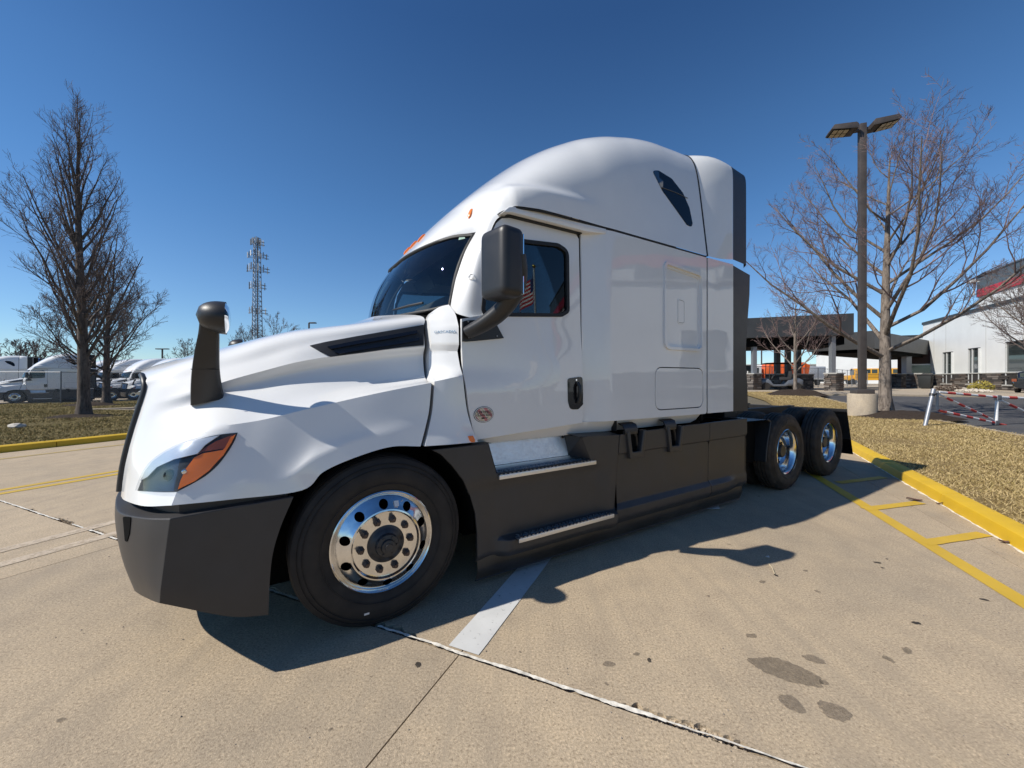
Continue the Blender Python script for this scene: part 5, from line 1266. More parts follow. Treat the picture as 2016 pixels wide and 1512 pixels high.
# local x along the facade away from the camera, y outwards (towards the drive)
def bx(name, x0,x1,y0,y1,z0,z1, mat, parent=bld, bevel=0): mb = MB(); mb.box(x0,x1,y0,y1,z0,z1); return mb.build(name, mat, parent, smooth=0 if not bevel else 30, bevel=bevel)
SX0, SX1 = -46, 10.9
bx('wall', SX0, SX1, -14, 0, 0, 7.75, M['stucco']); bx('wall', SX0, .0, -16, -.15, 7.7, 11.0, M['stucco'])
bx('coping', SX0-.1, SX1+.05, -14.2, .10, 7.75, 8.05, M['fascia'])
bx('slate_band', SX0-.1, .05, -16.1, -.05, 9.8, 11.1, M['fascia2']); bx('red_band', SX0-.12, .07, -16.12, -.02, 9.12, 9.85, M['red_band']); bx('parapet_cap', SX0-.15, .12, -16.2, .03, 11.1, 11.2, M['fascia2'])
mb = MB(); mb.tube([(-.3,.3,9.3),(-.3,.3,10.6)], .07, 8); mb.tube([(-.3,-.1,10.6),(-.3,.4,10.6)], .05, 6); mb.obox((-.4,.5,10.65), .8,.4,.25); mb.build('wall_light', M['frame_alu'], bld)
for x in (-1.5, 5.6, 8.2, -6.5, -14): bx('stucco_joint', x-.02, x+.02, -.1, .012, 1.6, 7.7, M['sill_stone'])
# ledge stone base: separate stones on a backing
bx('stone_backing', SX0, SX1+.1, -.2, .10, 0, 1.62, M['stone_back'])
st_me = []
for k in range(14):
    mb = MB(); mb.box(-.5,.5,0,1,-.5,.5); st_me.append(mb.mesh(0))
def stones(parent, x0, x1, z0, z1, y, rows, lmin, lmax, seed, axis='x', skip=None, limit=290):
    R = random.Random(seed); hz = (z1-z0)/rows; cnt = 0
    for r in range(rows):
        x = x0
        while x < x1-.05:
            L = min(R.uniform(lmin, lmax), x1-x); zc = z0+hz*(r+.5)
            if not (skip and skip(x+L/2, zc)) and cnt < limit:
                me = st_me[R.randrange(len(st_me))]
                key = me.name+str(R.randrange(len(STONE)))
                if key not in bpy.data.meshes:
                    m2 = me.copy(); m2.name = key; m2.materials.append(STONE[int(key[-1])])
                o = bpy.data.objects.new('stone', bpy.data.meshes[key]); col.objects.link(o); o.parent = parent
                d = R.uniform(.05,.13)
                if axis == 'x': o.location = (x+L/2, y, zc); o.scale = (L-.03, d, hz-.025)
                else: o.location = (y, x+L/2, zc); o.rotation_euler = (0,0,math.pi/2); o.scale = (L-.03, d, hz-.025)
                cnt += 1
            x += L
stones(bld, -13, SX1, .02, 1.60, .10, 9, .5, 1.3, 4, skip=lambda x,z: any(a-.1 < x < b+.1 and z > .55 for a,b in ((-.75,1.15),(4.05,6.0),(-12.0,-4.5))))
bx('stone_cap', SX0, SX1+.12, -.1, .17, 1.62, 1.70, M['sill_stone'])
def window(x0, x1, z0, z1, mull, zt=None):
    w = bx('window', x0, x1, -.05, .055, z0, z1, M['win_dark'])
    bx('frame', x0-.07, x0, -.05, .15, z0, z1, M['frame_alu'], w); bx('frame', x1, x1+.07, -.05, .15, z0, z1, M['frame_alu'], w); bx('frame', x0-.07, x1+.07, -.05, .15, z1, z1+.07, M['fascia'], w)
    for m_ in mull: bx('mullion', m_-.05, m_+.05, -.05, .13, z0, z1, M['frame_alu'], w)
    if zt: bx('transom', x0, x1, -.05, .12, zt-.05, zt+.05, M['frame_alu'], w)
    bx('sill', x0-.25, x1+.25, -.05, .28, z0-.12, z0, M['sill_stone'], w)
window(-.6, 1.0, .62, 4.1, [.45], 1.68); window(4.2, 5.85, .62, 4.0, [5.2], 1.68); window(-11.9, -4.6, .62, 4.3, [-9.6,-7.0], 1.7)
for x in (-18,-24,-30,-36): window(x-3.6, x, .62, 4.4, [x-1.8], 1.7); 
for x in (-8,-14,-20,-26,-32,-38): window(x-4.6, x, 8.1, 9.0, [x-2.3])
# ---- entrance canopy running left from the building
cn = thing('entrance_canopy', 'long dark grey flat canopy on steel columns in front of the building', 'canopy', (0,0,0))
def wbox(name, a, b, w, z0, z1, mat, parent):
    """box along the ground line a-b"""
    a, b = Vector((a[0],a[1],0)), Vector((b[0],b[1],0)); t = (b-a).normalized(); n = Vector((-t.y,t.x,0)); mb = MB()
    mb.prism([tuple((a+n*w/2)[:2]), tuple((b+n*w/2)[:2]), tuple((b-n*w/2)[:2]), tuple((a-n*w/2)[:2])][::-1], z0, z1, 'z'); return mb.build(name, mat, parent, smooth=0)
# high part (nearer) and lower link to the building
hi0, hi1 = (20.6,35.2), (27.6,32.6)
wbox('high_roof', (18.0,39.6), (29.3,35.4), 7.0, 5.1, 6.85, M['fascia'], cn)
for k in range(12):
    t = k/12; x = 16.9+t*11.2; y = 36.4-4.15*t; wbox('panel_joint', (x-.03,y+.0),(x+.03,y-.012), .05, 5.1, 6.86, M['deep_black'], cn)
wbox('soffit', (18.3,39.7), (29.0,35.7), 6.0, 4.35, 5.1, M['deep_black'], cn); wbox('soffit', (33.5,39.9), (52.6,51.9), 4.9, 4.05, 4.35, M['deep_black'], cn)  # black boxes added below the roofs to paint in the underside shade
wbox('low_roof', (33,39.5), (53.0,52.0), 5.5, 4.35, 6.05, M['fascia'], cn)
COLS = [(21.9,35.4),(27.1,33.1),(25.9,38.2),(27.5,39.0),(30.0,41.0)]
for (x,y) in COLS[:2]:
    wbox('column', (x-.17,y),(x+.17,y), .34, terr(x,y)+1.5, 5.15, M['steel'], cn)
for (x,y) in COLS[2:]: wbox('column', (x-.2,y),(x+.2,y), .4, 1.5, 5.15, M['fascia'], cn)
wbox('column', (45.3,45.2),(45.9,45.2), .6, 1.6, 4.4, M['steel'], cn)
def pier(label, x, y, w, d, h, rz, seed, cols=None):
    r = thing('stone_pier', label, 'pillar', (x,y,terr(x,y)+.08), rz); mb = MB(); mb.box(-w/2+.03,w/2-.03,-d/2+.03,d/2-.03,0,h); mb.build('core', M['stone_back'], r, smooth=0)
    stones(r, -w/2, w/2, .0, h, -d/2, max(4,int(h/.16)), .25, .6, seed); stones(r, -d/2, d/2, .0, h, -w/2, max(4,int(h/.16)), .25, .6, seed+1, 'y'); stones(r, -d/2, d/2, .0, h, w/2, max(4,int(h/.16)), .25, .6, seed+2, 'y')
    mb = MB(); mb.box(-w/2-.06,w/2+.06,-d/2-.06,d/2+.06,h,h+.08); mb.build('cap', M['sill_stone'], r, smooth=0)
    return r
pier('square ledge stone pillar left of the lamp post under the canopy corner', 27.1,32.9, .95,.95,1.45, math.radians(20), 3)
pier('ledge stone pillar half hidden behind the black cab extender', 21.75,35.3, .95,.95,1.45, math.radians(20), 8)
pier('broad dark shaded stone pier carrying the dark canopy columns', 27.4,38.6, 4.6,1.6,1.45, math.radians(20), 13)
pier('ledge stone wall pier beside the wheeled bin', 43.3,41.6, 2.6,1.2,1.55, math.radians(27), 17)
pier('dark stone pier in the canopy shadow right of the bus', 44.9,45.1, 2.4,1.2,1.55, math.radians(20), 19)
# entrance wing behind the canopy
wing = thing('entrance_wing', 'white walled wing with red trim behind the canopy', 'building', (90.5,89,.3), math.radians(-24)); wing.scale = (1.65,1.65,1.5)
for nm, q, mt in (('wall',(-9,9,-1,6,0,7.0),'stucco'),('red_trim',(-9.1,-4,-1.1,-.95,6.0,7.3),'red_band'),('door',(5,6.5,-1.05,-.98,0,2.6),'win_dark'),('coping',(-9.2,9.2,-1.15,6.1,7.0,7.3),'fascia')): bx(nm, *q, M[mt], wing)
rd_ = thing('shopfront', 'dark recessed entrance with red brick and grey glass under the canopy', 'shopfront', (49.3,47.6,.3), math.radians(-45))
bx('brick_wall', -1.7,1.9,-.5,.5,0,4.6, simple('red_brick', (.03,.013,.011), .85, vary=.3, vscale=9), rd_); bx('doorway', -1.2,1.2,-.58,-.5,0,2.8, M['win_dark'], rd_); bx('door_frame', -1.35,1.35,-.60,-.52,2.8,2.95, M['frame_alu'], rd_)  # brick colour darkened to near black to paint in the entrance shade
# wheeled bin
bn = thing('wheeled_bin', 'dark grey wheeled rubbish bin with a lid beside the stone pier', 'bin', (42.3,40.0,terr(42,40)+.1), math.radians(30)); bn.scale = (1.35,1.35,1.35)
mb = MB(); mb.add([(-.28,-.3,.05),(.28,-.3,.05),(.28,.3,.05),(-.28,.3,.05),(-.36,-.38,1.0),(.36,-.38,1.0),(.36,.38,1.0),(-.36,.38,1.0)], [(3,2,1,0),(4,5,6,7),(0,1,5,4),(1,2,6,5),(2,3,7,6),(3,0,4,7)]); mb.build('body', simple('bin_plastic', (.018,.02,.02), .5), bn, bevel=.03)
mb = MB(); mb.box(-.39,.39,-.42,.42,1.0,1.08); mb.build('lid', M['black_plastic'], bn, bevel=.03)
for y in (-.3,.3): mb = MB(); mb.lathe([(.0,-.04),(.13,-.04),(.13,.04),(.0,.04)], 14, 'y', (.30,y,.14)); mb.build('wheel', M['tyre'], bn)
# planting bed along the wall
bed = sheet('rock_bed', [(33.2,29.0),(36.5,28.2),(48.6,44.5),(46.8,44.5)], .14, soil_mat('river_rock', (.30,.26,.21), (.52,.46,.38), 3), 1.5, .1)
mb = MB(); R = random.Random(5)
for k in range(420):
    t = R.random(); x = 34.5+13.2*t+R.uniform(-1.0,1.0); y = 29.0+15*t+R.uniform(-.4,.4); s = R.uniform(.08,.24); mb.obox((x,y,terr(x,y)+.16+s*.2), s,s*.8,s*.6,R.random()*6,R.random(),R.random())
o = mb.build('river_rocks', simple('pale_rock', (.46,.41,.34), .8, vary=.3, vscale=2), smooth=0); o['kind'] = 'stuff'
def bush(label, loc, r, h, seed, cols):
    R = random.Random(seed); root = thing('shrub', label, 'shrub', loc); mb = MB()
    for k in range(16): a = R.random()*6.28; mb.tube([(0,0,0),(r*.5*math.cos(a),r*.5*math.sin(a),h*.5)], .012, 4)
    mb.build('stem', M['twig'], root); mb = MB()
    for k in range(900):
        a = R.random()*6.28; e = R.random(); q = R.random()**.5; x, y, z = r*q*math.cos(a), r*q*math.sin(a), h*(.15+.85*e*(1-q*q*.6)); s = .05+.04*R.random()
        d = Vector((R.gauss(0,1),R.gauss(0,1),R.gauss(0,1))).normalized()*s; u = d.orthogonal().normalized()*s*.5; p = Vector((x,y,z)); mb.add([p-d,p+u,p+d,p-u],[(0,1,2,3)])
    o = mb.build('foliage', simple('shrub_leaf_'+str(seed), cols, .7, vary=.4, vscale=8), root, smooth=0, fix=False)
bush('yellow green shrub against the dark stone wall', (37.9,31.6,.45), .75, .9, 2, (.26,.21,.03)); bush('bare brown shrub left of the yellow one', (35.6,31.9,.42), .8, .6, 3, (.10,.07,.05))
# dark estate car at the right edge
car = thing('parked_car', 'black car seen from behind at the right edge by the stone wall', 'car', (37.6,28.3,terr(37,28)+.1), math.radians(24)); car.scale = (1,1,1)
cp = M['car_black'] = simple('black_car_paint', (.012,.012,.016), .2, coat=1)
def loft(name, secs, mat, parent, smooth=40):
    G_ = []
    for (x, w, z0, z1, r) in secs:
        row = []
        for j in range(24):
            an = 2*math.pi*j/24; c, s = math.cos(an), math.sin(an); n = .45
            row.append((x, w/2*math.copysign(abs(c)**n,c), (z0+z1)/2+(z1-z0)/2*math.copysign(abs(s)**n,s)))
        row.append(row[0]); G_.append(row)
    v, f = grid_data(np.array(G_)); mb = MB(); mb.add(v, f); mb.add([G_[0][j] for j in range(24)], [tuple(range(24))]); mb.add([G_[-1][j] for j in range(24)], [tuple(range(24))]); return mb.build(name, mat, parent, smooth=smooth)
loft('body', [(-.0,1.6,.35,.95,0),(.15,1.85,.3,1.05,0),(1.2,1.9,.28,1.05,0),(3.4,1.9,.28,1.0,0),(4.4,1.8,.3,.88,0),(4.7,1.5,.4,.75,0)], cp, car)
loft('cabin', [(.08,1.3,.9,1.15,0),(.35,1.5,.9,1.6,0),(1.6,1.55,.9,1.72,0),(2.6,1.5,.9,1.66,0),(3.5,1.3,.85,1.05,0)], cp, car)
bx('rear_window', .10,.16,-.55,.55,1.12,1.48, M['win_dark'], car)
for y in (-.8,.8): bx('tail_lamp', -.02,.12,y-.12,y+.12,.85,1.05, M['amber_dark'], car)
bx('number_plate', -.06,.02,-.26,.26,.55,.68, M['gate_white'], car)
for x in (.9,3.6):
    for y in (-.85,.85): mb = MB(); mb.lathe([(.0,-.1),(.2,-.1),(.33,-.1),(.33,.1),(.0,.1)], 20, 'y', (x,y,.33)); mb.build('wheel', M['tyre'], car)
# school bus
bus = thing('school_bus', 'yellow school bus beyond the canopy, partly behind the lamp post', 'bus', (66.6,76.6,.35), math.radians(-26)); bus.scale = (1.12,)*3
by = simple('bus_yellow', (.72,.36,.02), .4, coat=.4, vary=.05, vscale=1); 
bx('body', 0,8.6,-1.2,1.2,.75,2.75, by, bus, .08); bx('roof', .1,8.5,-1.15,1.15,2.72,3.02, M['gate_white'], bus, .12); bx('hood', -1.0,.1,-.95,.95,.75,1.6, by, bus, .15); bx('bumper', -1.15,-1.0,-1.1,1.1,.55,.85, M['black_plastic'], bus)
for z in (1.15,1.45,1.75): bx('rub_rail', .1,8.6,-1.235,-1.19,z,z+.07, M['black_plastic'], bus)
for k in range(9): bx('bus_window', .5+k*.9,1.22+k*.9,-1.225,-1.19,1.95,2.6, M['win_dark'], bus)
bx('windscreen', -.04,.02,-1.0,1.0,1.7,2.6, M['win_dark'], bus); bx('mirror', -.5,-.35,-1.5,-1.25,2.3,2.7, M['black_plastic'], bus)
for x in (-.1,6.3):
    for y in (-1.05,1.05): mb = MB(); mb.lathe([(.0,-.14),(.22,-.14),(.27,-.10),(.30,-.14),(.5,-.14),(.5,.14),(.0,.14)], 24, 'y', (x,y,.5)); w = mb.build('wheel', M['tyre'], bus); mb = MB(); mb.lathe([(.0,-.16),(.24,-.16),(.26,-.12)], 16, 'y', (x,y,.5)); mb.build('rim', M['hub'], w)
# golf cart in the shade of the canopy
gc = thing('golf_cart', 'grey and black utility golf cart with a flat roof under the canopy', 'golf cart', (24.2,35.4,terr(24,35)+.1), math.radians(160)); gc.scale = (1.25,)*3
gcm = simple('cart_grey', (.10,.11,.13), .35, coat=.4)
loft('body', [(-1.3,1.0,.3,.75,0),(-1.1,1.2,.28,.85,0),(-.4,1.2,.28,.75,0),(-.2,1.2,.25,.42,0),(.5,1.2,.25,.42,0),(.7,1.2,.28,.8,0),(1.2,1.15,.3,.85,0),(1.35,1.0,.35,.7,0)], gcm, gc)
bx('seat', -.6,.05,-.55,.55,.72,.92, M['seat'], gc, .05); bx('seat_back', -.65,-.5,-.55,.55,.9,1.35, M['seat'], gc, .04); bx('roof', -1.0,.95,-.62,.62,1.88,1.96, M['deep_black'], gc, .03)
for x,y in ((-.9,-.55),(-.9,.55),(.75,-.55),(.75,.55)): mb = MB(); mb.tube([(x,y,.7),(x*.95,y,1.9)], .025, 6); mb.build('roof_post', M['black_plastic'], gc)
mb = MB(); mb.tube([(.55,.25,.8),(.35,.25,1.2)], .02, 6); mb.lathe([(.17,-.015),(.19,0),(.17,.015)], 16, 'x', (.35,.25,1.2)); mb.build('steering_wheel', M['black_plastic'], gc)
for x in (-.9,.95):
    for y in (-.52,.52): mb = MB(); mb.lathe([(.0,-.1),(.26,-.1),(.28,0),(.26,.1),(.0,.1)], 18, 'y', (x,y,.28)); mb.build('wheel', M['tyre'], gc)
# orange dumpster-truck body and white trucks in the yard beyond
og = thing('orange_truck', 'orange hopper truck body seen behind the golf cart', 'truck', (36.5,53.0,.35), math.radians(-10)); om = simple('orange_paint', (.70,.13,.03), .45, vary=.15, vscale=2)
mb = MB(); mb.prism([(-2.4,1.0),(2.6,1.0),(2.9,2.9),(2.2,3.3),(-1.6,3.3),(-2.6,2.4)], -1.2, 1.2, 'y'); mb.build('hopper', om, og, bevel=.06)
for x in (-1.5,-.3,1.0,2.2): bx('rib', x-.07,x+.07,-1.28,-1.2,1.0,3.1, om, og)
mb = MB(); mb.tube([(-1.2,-1.3,1.2),(.8,-1.3,2.4),(1.6,-1.3,1.6)], .09, 6); mb.build('hydraulic_arm', M['chassis'], og); bx('chassis', -4.5,2.8,-.9,.9,.6,1.0, M['chassis'], og); bx('cab', -5.2,-2.9,-1.2,1.2,.8,2.9, M['gate_white'], og, .15); bx('cab_window', -4.6,-3.3,-1.24,-1.19,1.9,2.6, M['win_dark'], og)
for x in (-4.2,.6,1.8):
    for y in (-1.0,1.0): mb = MB(); mb.lathe([(.0,-.15),(.5,-.15),(.5,.15),(.0,.15)], 20, 'y', (x,y,.5)); mb.build('wheel', M['tyre'], og)
def boxtruck(name, label, loc, rz, L, h):
    t = thing(name, label, 'truck', loc, rz); bx('cargo_box', 0,L,-1.25,1.25,1.1,h, M['gate_white'], t, .05); bx('cab', -2.1,-.1,-1.15,1.15,.7,2.6, M['gate_white'], t, .25); bx('windscreen', -2.0,-1.2,-1.18,1.18,1.6,2.35, M['win_dark'], t); bx('chassis', -1.8,L,-.9,.9,.6,1.05, M['chassis'], t)
    for x in (-1.2,L-1.6):
        for y in (-1.0,1.0): mb = MB(); mb.lathe([(.0,-.15),(.48,-.15),(.48,.15),(.0,.15)], 18, 'y', (x,y,.48)); mb.build('wheel', M['tyre'], t)
    return t
boxtruck('box_truck', 'white box truck facing right, behind the fence left of the orange truck', (35.5,61,.35), math.radians(170), 6.0, 3.3)
boxtruck('box_truck', 'white box truck just right of the broad dark stone pier', (47.5,66,.35), math.radians(15), 5.5, 3.2)
boxtruck('box_truck', 'farther white box truck behind the dark canopy columns', (52,82,.35), math.radians(5), 9, 4.0)
# warehouse far behind
wh = thing('warehouse', 'long low white warehouse beyond the yard fence', 'building', (75,118,.35), math.radians(-8)); bx('wall', -45,30,0,10,0,5.2, M['stucco'], wh); bx('roof', -45.3,30.3,-.3,10.3,5.2,5.5, M['sill_stone'], wh)
for x in range(-40,30,7): bx('dock_door', x,x+2.6,-.08,.0,0,3.2, M['frame_alu'], wh)
# yard fence with its own posts, and small sign board
def fence(name, label, pts, h, step_=3.0, z_off=.05, mesh_mat=None):
    root = thing(name, label, 'fence')
    for a, b in zip(pts[:-1], pts[1:]):
        a, b = Vector(a), Vector(b); n_ = max(1, round((b-a).length/step_))
        for k in range(n_+1):
            p = a.lerp(b, k/n_); z = terr(p.x,p.y)+z_off; mb = MB(); mb.tube([(p.x,p.y,z-.1),(p.x,p.y,z+h+.05)], .04, 8); mb.build('post', M['steel'], root)
        za, zb = terr(a.x,a.y)+z_off, terr(b.x,b.y)+z_off
        mb = MB(); mb.tube([(a.x,a.y,za+h),(b.x,b.y,zb+h)], .028, 6); mb.build('rail', M['steel'], root)
        mb = MB(); mb.add([(a.x,a.y,za),(b.x,b.y,zb),(b.x,b.y,zb+h),(a.x,a.y,za+h)], [(0,1,2,3)]); mb.build('chain_link', mesh_mat or M['chain'], root, smooth=0, fix=False)
    return root
def chain_mat(sc=16):
    m, nt, b = nodes('chain_link_wire'); g = nt.nodes.new('ShaderNodeNewGeometry'); sep = nt.nodes.new('ShaderNodeSeparateXYZ'); nt.links.new(g.outputs['Position'], sep.inputs[0])
    def line_(sgn):
        a = nt.nodes.new('ShaderNodeMath'); a.operation = 'ADD'; nt.links.new(sep.outputs[0], a.inputs[0]); nt.links.new(sep.outputs[1], a.inputs[1])
        s = nt.nodes.new('ShaderNodeMath'); s.operation = 'MULTIPLY_ADD'; s.inputs[1].default_value = sgn; nt.links.new(sep.outputs[2], s.inputs[0]); nt.links.new(a.outputs[0], s.inputs[2])
        f = nt.nodes.new('ShaderNodeMath'); f.operation = 'MULTIPLY'; f.inputs[1].default_value = sc; nt.links.new(s.outputs[0], f.inputs[0])
        w = nt.nodes.new('ShaderNodeMath'); w.operation = 'FRACT'; nt.links.new(f.outputs[0], w.inputs[0])
        c = nt.nodes.new('ShaderNodeMath'); c.operation = 'LESS_THAN'; c.inputs[1].default_value = .09; nt.links.new(w.outputs[0], c.inputs[0]); return c.outputs[0]
    mx = nt.nodes.new('ShaderNodeMath'); mx.operation = 'MAXIMUM'; nt.links.new(line_(1), mx.inputs[0]); nt.links.new(line_(-1), mx.inputs[1]); nt.links.new(mx.outputs[0], b.inputs['Alpha'])
    setp(b, base_color=(.33,.34,.35), metallic=.5, roughness=.5); return m
M['chain'] = chain_mat()
fence('chain_link_fence', 'chain link fence across the yard behind the golf cart and bus', [(23.8,38.5),(36,46),(60,66)], 2.3, 3.2)
sg = thing('sign_board', 'small dark sign board on a post by the yard fence', 'sign', (24.0,40.0,.35)); bx('board', -.45,.45,-.03,.03,1.9,2.5, M['fascia'], sg); mb = MB(); mb.tube([(0,0,0),(0,0,2.4)], .03, 6); mb.build('post', M['fascia'], sg); sg.rotation_euler = (0,0,-.5)
def street_lamp(label, loc, h, heads, rz, group=None):
    r = thing('street_lamp', label, 'lamp post', loc, rz, group); mb = MB(); mb.box(-.12,.12,-.12,.12,0,h); mb.build('pole', M['bronze'], r)
    for s_ in heads: mb = MB(); mb.box(min(s_*.1,s_*1.4),max(s_*.1,s_*1.4),-.35,.35,h-.1,h+.12); mb.build('lamp_head', M['bronze'], r, bevel=.05)
    return r
street_lamp('distant single headed lamp between the canopy columns', (67,105,.3), 9.5, (1,), 0)
# ================================================================== LEFT SIDE: trees, fleet, fence, tower
bare_tree('bare_tree', 'tall narrow bare tree standing alone on the left lawn', (-15.28,13.96,.0), 11.6, 2.2, .165, 52, M['bark_dark'], M['twig'], 1.15, 1.0, 38, 4, None, 8, .0045, lambda t: .31*(1-t)**.5+.05, (-.2,.1), .34)
mound('mulch ring round the tall narrow tree', (-15.28,13.90,.09), 1.35, .9, .14, 9)
bare_tree('bare_tree', 'broad bare tree behind and right of the tall narrow one', (-28.2,27.2,terr(-28.2,27.2)+.1), 10.0, 1.7, .22, 61, M['bark_dark'], M['twig'], .65, 1.1, 24, 3, None, 9, .010, lambda t: .50*(1-t)**.6+.07, (0,0), .25)
bare_tree('bare_tree', 'dark trunked bare tree directly behind the tall narrow one', (-29.5,27.0,terr(-29.5,27)+.1), 8.8, 1.8, .20, 62, M['bark_dark'], M['twig'], .6, 1.0, 16, 3, None, 8, .012, lambda t: .45*(1-t)**.6+.07)
mound('mulch ring under the dark trunked tree', (-28.6,26.6,terr(-28.6,26.6)+.09), 1.8, 1.2, .25, 19)
for (x, y, h, sd, lab) in ((-92,66,9.5,71,'bare tree on the skyline at the far left edge'),(-88,70,8.5,72,'second bare tree on the skyline, above the blue roofed truck'),(-78,64,8.0,73,'third bare tree on the skyline, left of the tall narrow one'),(-93,112,13,74,'small pale bare tree on the skyline between the fleet and the hood mirror'),(-75,125,21,75,'wide bare tree crown rising behind the hood below the tower'),(-83,122,17,76,'bare tree at the foot of the lattice tower')):
    bare_tree('bare_tree', lab, (x,y,-.45), h, 1.6, .28, sd, M['bark_dark'], M['twig'], .55, 1.15, 15, 3, 'bare trees along the skyline', 7, .028, lambda t: .52*(1-t)**.6+.07)
# fleet: copies of the tractor without its smallest pieces
SKIP = ('lug_nut','hub_bolt','bolt','screw','tread_studs','edge_teeth','sidewall_rib','valve_stem','sticker_text','sticker_print','sticker_ring','sticker_rim','sticker_face','name_badge','inspection_sticker','rim_sticker','tyre_sticker','marker_edge','latch_gap','hand_hole','hood_stop','certificate_sticker','pillar_emblem','sidewall_lettering','corner_panel')
def fleet(label, x, y, rz, blue=False):
    o = copy_tree(TR, None, SKIP); o.location = (x, y, terr(x,y)+.03); o.rotation_euler = (0,0,math.radians(rz)); o['label'] = label; o['group'] = 'white tractor units parked in the fenced yard'
    if blue:
        for ch in o.children_recursive:
            if ch.type == 'MESH' and ch.name.split('.')[0] in ('roof_fairing','roof_extender','hood','sleeper_side','pillar_fairing'):
                for s in ch.material_slots:
                    if s.material == M['white']: s.link = 'OBJECT'; s.material = M['blue_paint']
    return o
fleet('white tractor seen side-on behind the fence, left of the tall narrow tree', -38.3, 29.9, 44)
fleet('blue roofed tractor peeping over the side-on white one', -50.0, 36.2, 40, True)
fleet('white tractor at the very left edge behind the side-on one', -47.5, 33.2, 42)
fleet('white tractor nearest the hood mirror, first of the row of noses', -34.2, 36.4, 62)
fleet('white tractor in the middle of the row of noses', -37.6, 37.6, 62)
fleet('white tractor farthest left in the row of noses, behind the second tree trunk', -41.2, 38.8, 62)
fleet('white tractor nose just right of the tall tree trunk', -44.8, 40.0, 62)
fence('chain_link_fence', 'chain link fence with steel posts in front of the parked fleet', [(-50,24.2),(-33.1,28.7),(-31.2,33.5),(-26,36.5)], 2.35, 6.5)
# lattice tower with antennas
tw_m = simple('tower_steel', (.20,.22,.25), .5, .5); ant_m = simple('antenna_white', (.72,.73,.74), .5); dk_m = simple('antenna_grey', (.18,.19,.21), .5)
TX, TY = (505-1008)/770*140, 140.0
twr = thing('lattice_tower', 'tall steel lattice mobile phone tower with rings of antennas', 'tower', (TX,TY,-.45), .5)
TH = 52.5; wb0, wt0 = 3.6, 1.9
def tleg(k, z): w = wb0+(wt0-wb0)*(z/TH); a = math.radians(120*k+20); return Vector((w*.577*1.75*math.cos(a)*.6, w*.577*1.75*math.sin(a)*.6, z))
for k in range(3): mb = MB(); mb.tube([tleg(k,0),tleg(k,TH)], [.20,.12], 6); mb.build('leg', tw_m, twr)
nb = 30
for k in range(3):
    mb = MB()
    for i in range(nb):
        z0, z1 = TH*i/nb, TH*(i+1)/nb; a, b = tleg(k,z0), tleg((k+1)%3,z1); c, d = tleg((k+1)%3,z0), tleg(k,z1)
        mb.tube([a,b], .055, 4, cap=False); mb.tube([c,d], .055, 4, cap=False); mb.tube([d,b], .05, 4, cap=False)
    o = mb.build('bracing', tw_m, twr, smooth=0); o['kind'] = 'stuff'
mb = MB(); mb.tube([(0.3,0,0),(0.3,0,TH)], .28, 6); mb.build('cable_run', dk_m, twr)
R = random.Random(12)
for z, rad, n_, hh, kind_ in ((50.8,2.6,9,2.2,1),(46.2,3.9,9,2.0,0),(41.3,4.3,8,2.6,1),(35.2,3.2,6,2.6,0),(26.2,3.5,5,2.4,1)):
    mb = MB()
    for k in range(3):
        a0, a1 = math.radians(120*k+20), math.radians(120*(k+1)+20); p, q = Vector((rad*math.cos(a0),rad*math.sin(a0),z)), Vector((rad*math.cos(a1),rad*math.sin(a1),z))
        for dz in (-.6,.5): mb.tube([p+Vector((0,0,dz)),q+Vector((0,0,dz))], .06, 4)
        mb.tube([tleg(k,z-.5),p+Vector((0,0,-.5))], .06, 4); mb.tube([tleg(k,z+.5),p+Vector((0,0,.5))], .06, 4)
    mb.build('platform', tw_m, twr)
    for k in range(n_):
        t = k/n_*3; i = int(t); a0, a1 = math.radians(120*i+20), math.radians(120*(i+1)+20); f = t-i; f = .12+.76*f
        p = Vector((rad*math.cos(a0),rad*math.sin(a0),z)).lerp(Vector((rad*math.cos(a1),rad*math.sin(a1),z)), f); an = math.atan2(p.y,p.x)
        mb = MB(); mb.obox(p*1.03+Vector((0,0,z*-.03+.2)), .18,.34,hh, an); mb.build('antenna', ant_m if (k+kind_)%2 else dk_m, twr)
        mb = MB(); mb.tube([p+Vector((0,0,-1.0)),p+Vector((0,0,1.2))], .05, 4); mb.build('antenna_mount', tw_m, twr)
street_lamp('far twin headed lamp post left of the hood mirror', (-81.8,91.5,-.45), 8.9, (-1,1), 0)
street_lamp('far lamp post whose head shows over the hood', (-41,79,-.45), 13.2, (1,), 0)
# low line of trees and buildings where the ground meets the sky
def treeline(name, x0, x1, y, h, seed, n_=420):
    R = random.Random(seed); mb = MB()
    for k in range(n_):
        x = x0+(x1-x0)*R.random(); yy = y+R.uniform(-12,12); hh = h*R.uniform(.5,1.0)
        for j in range(7):
            a = R.uniform(-.5,.5); mb.tube([(x,yy,0),(x+a*hh*.3,yy,hh*.5),(x+a*hh*.8+R.uniform(-1,1),yy+R.uniform(-1,1),hh*R.uniform(.7,1))], [.16,.10,.04], 3, cap=False)
    o = mb.build(name, M['twig'], smooth=0, fix=False); o['kind'] = 'stuff'; return o
treeline('far_trees', -300, -120, 190, 9, 1, 260); treeline('far_trees', 60, 300, 230, 11, 2, 320)
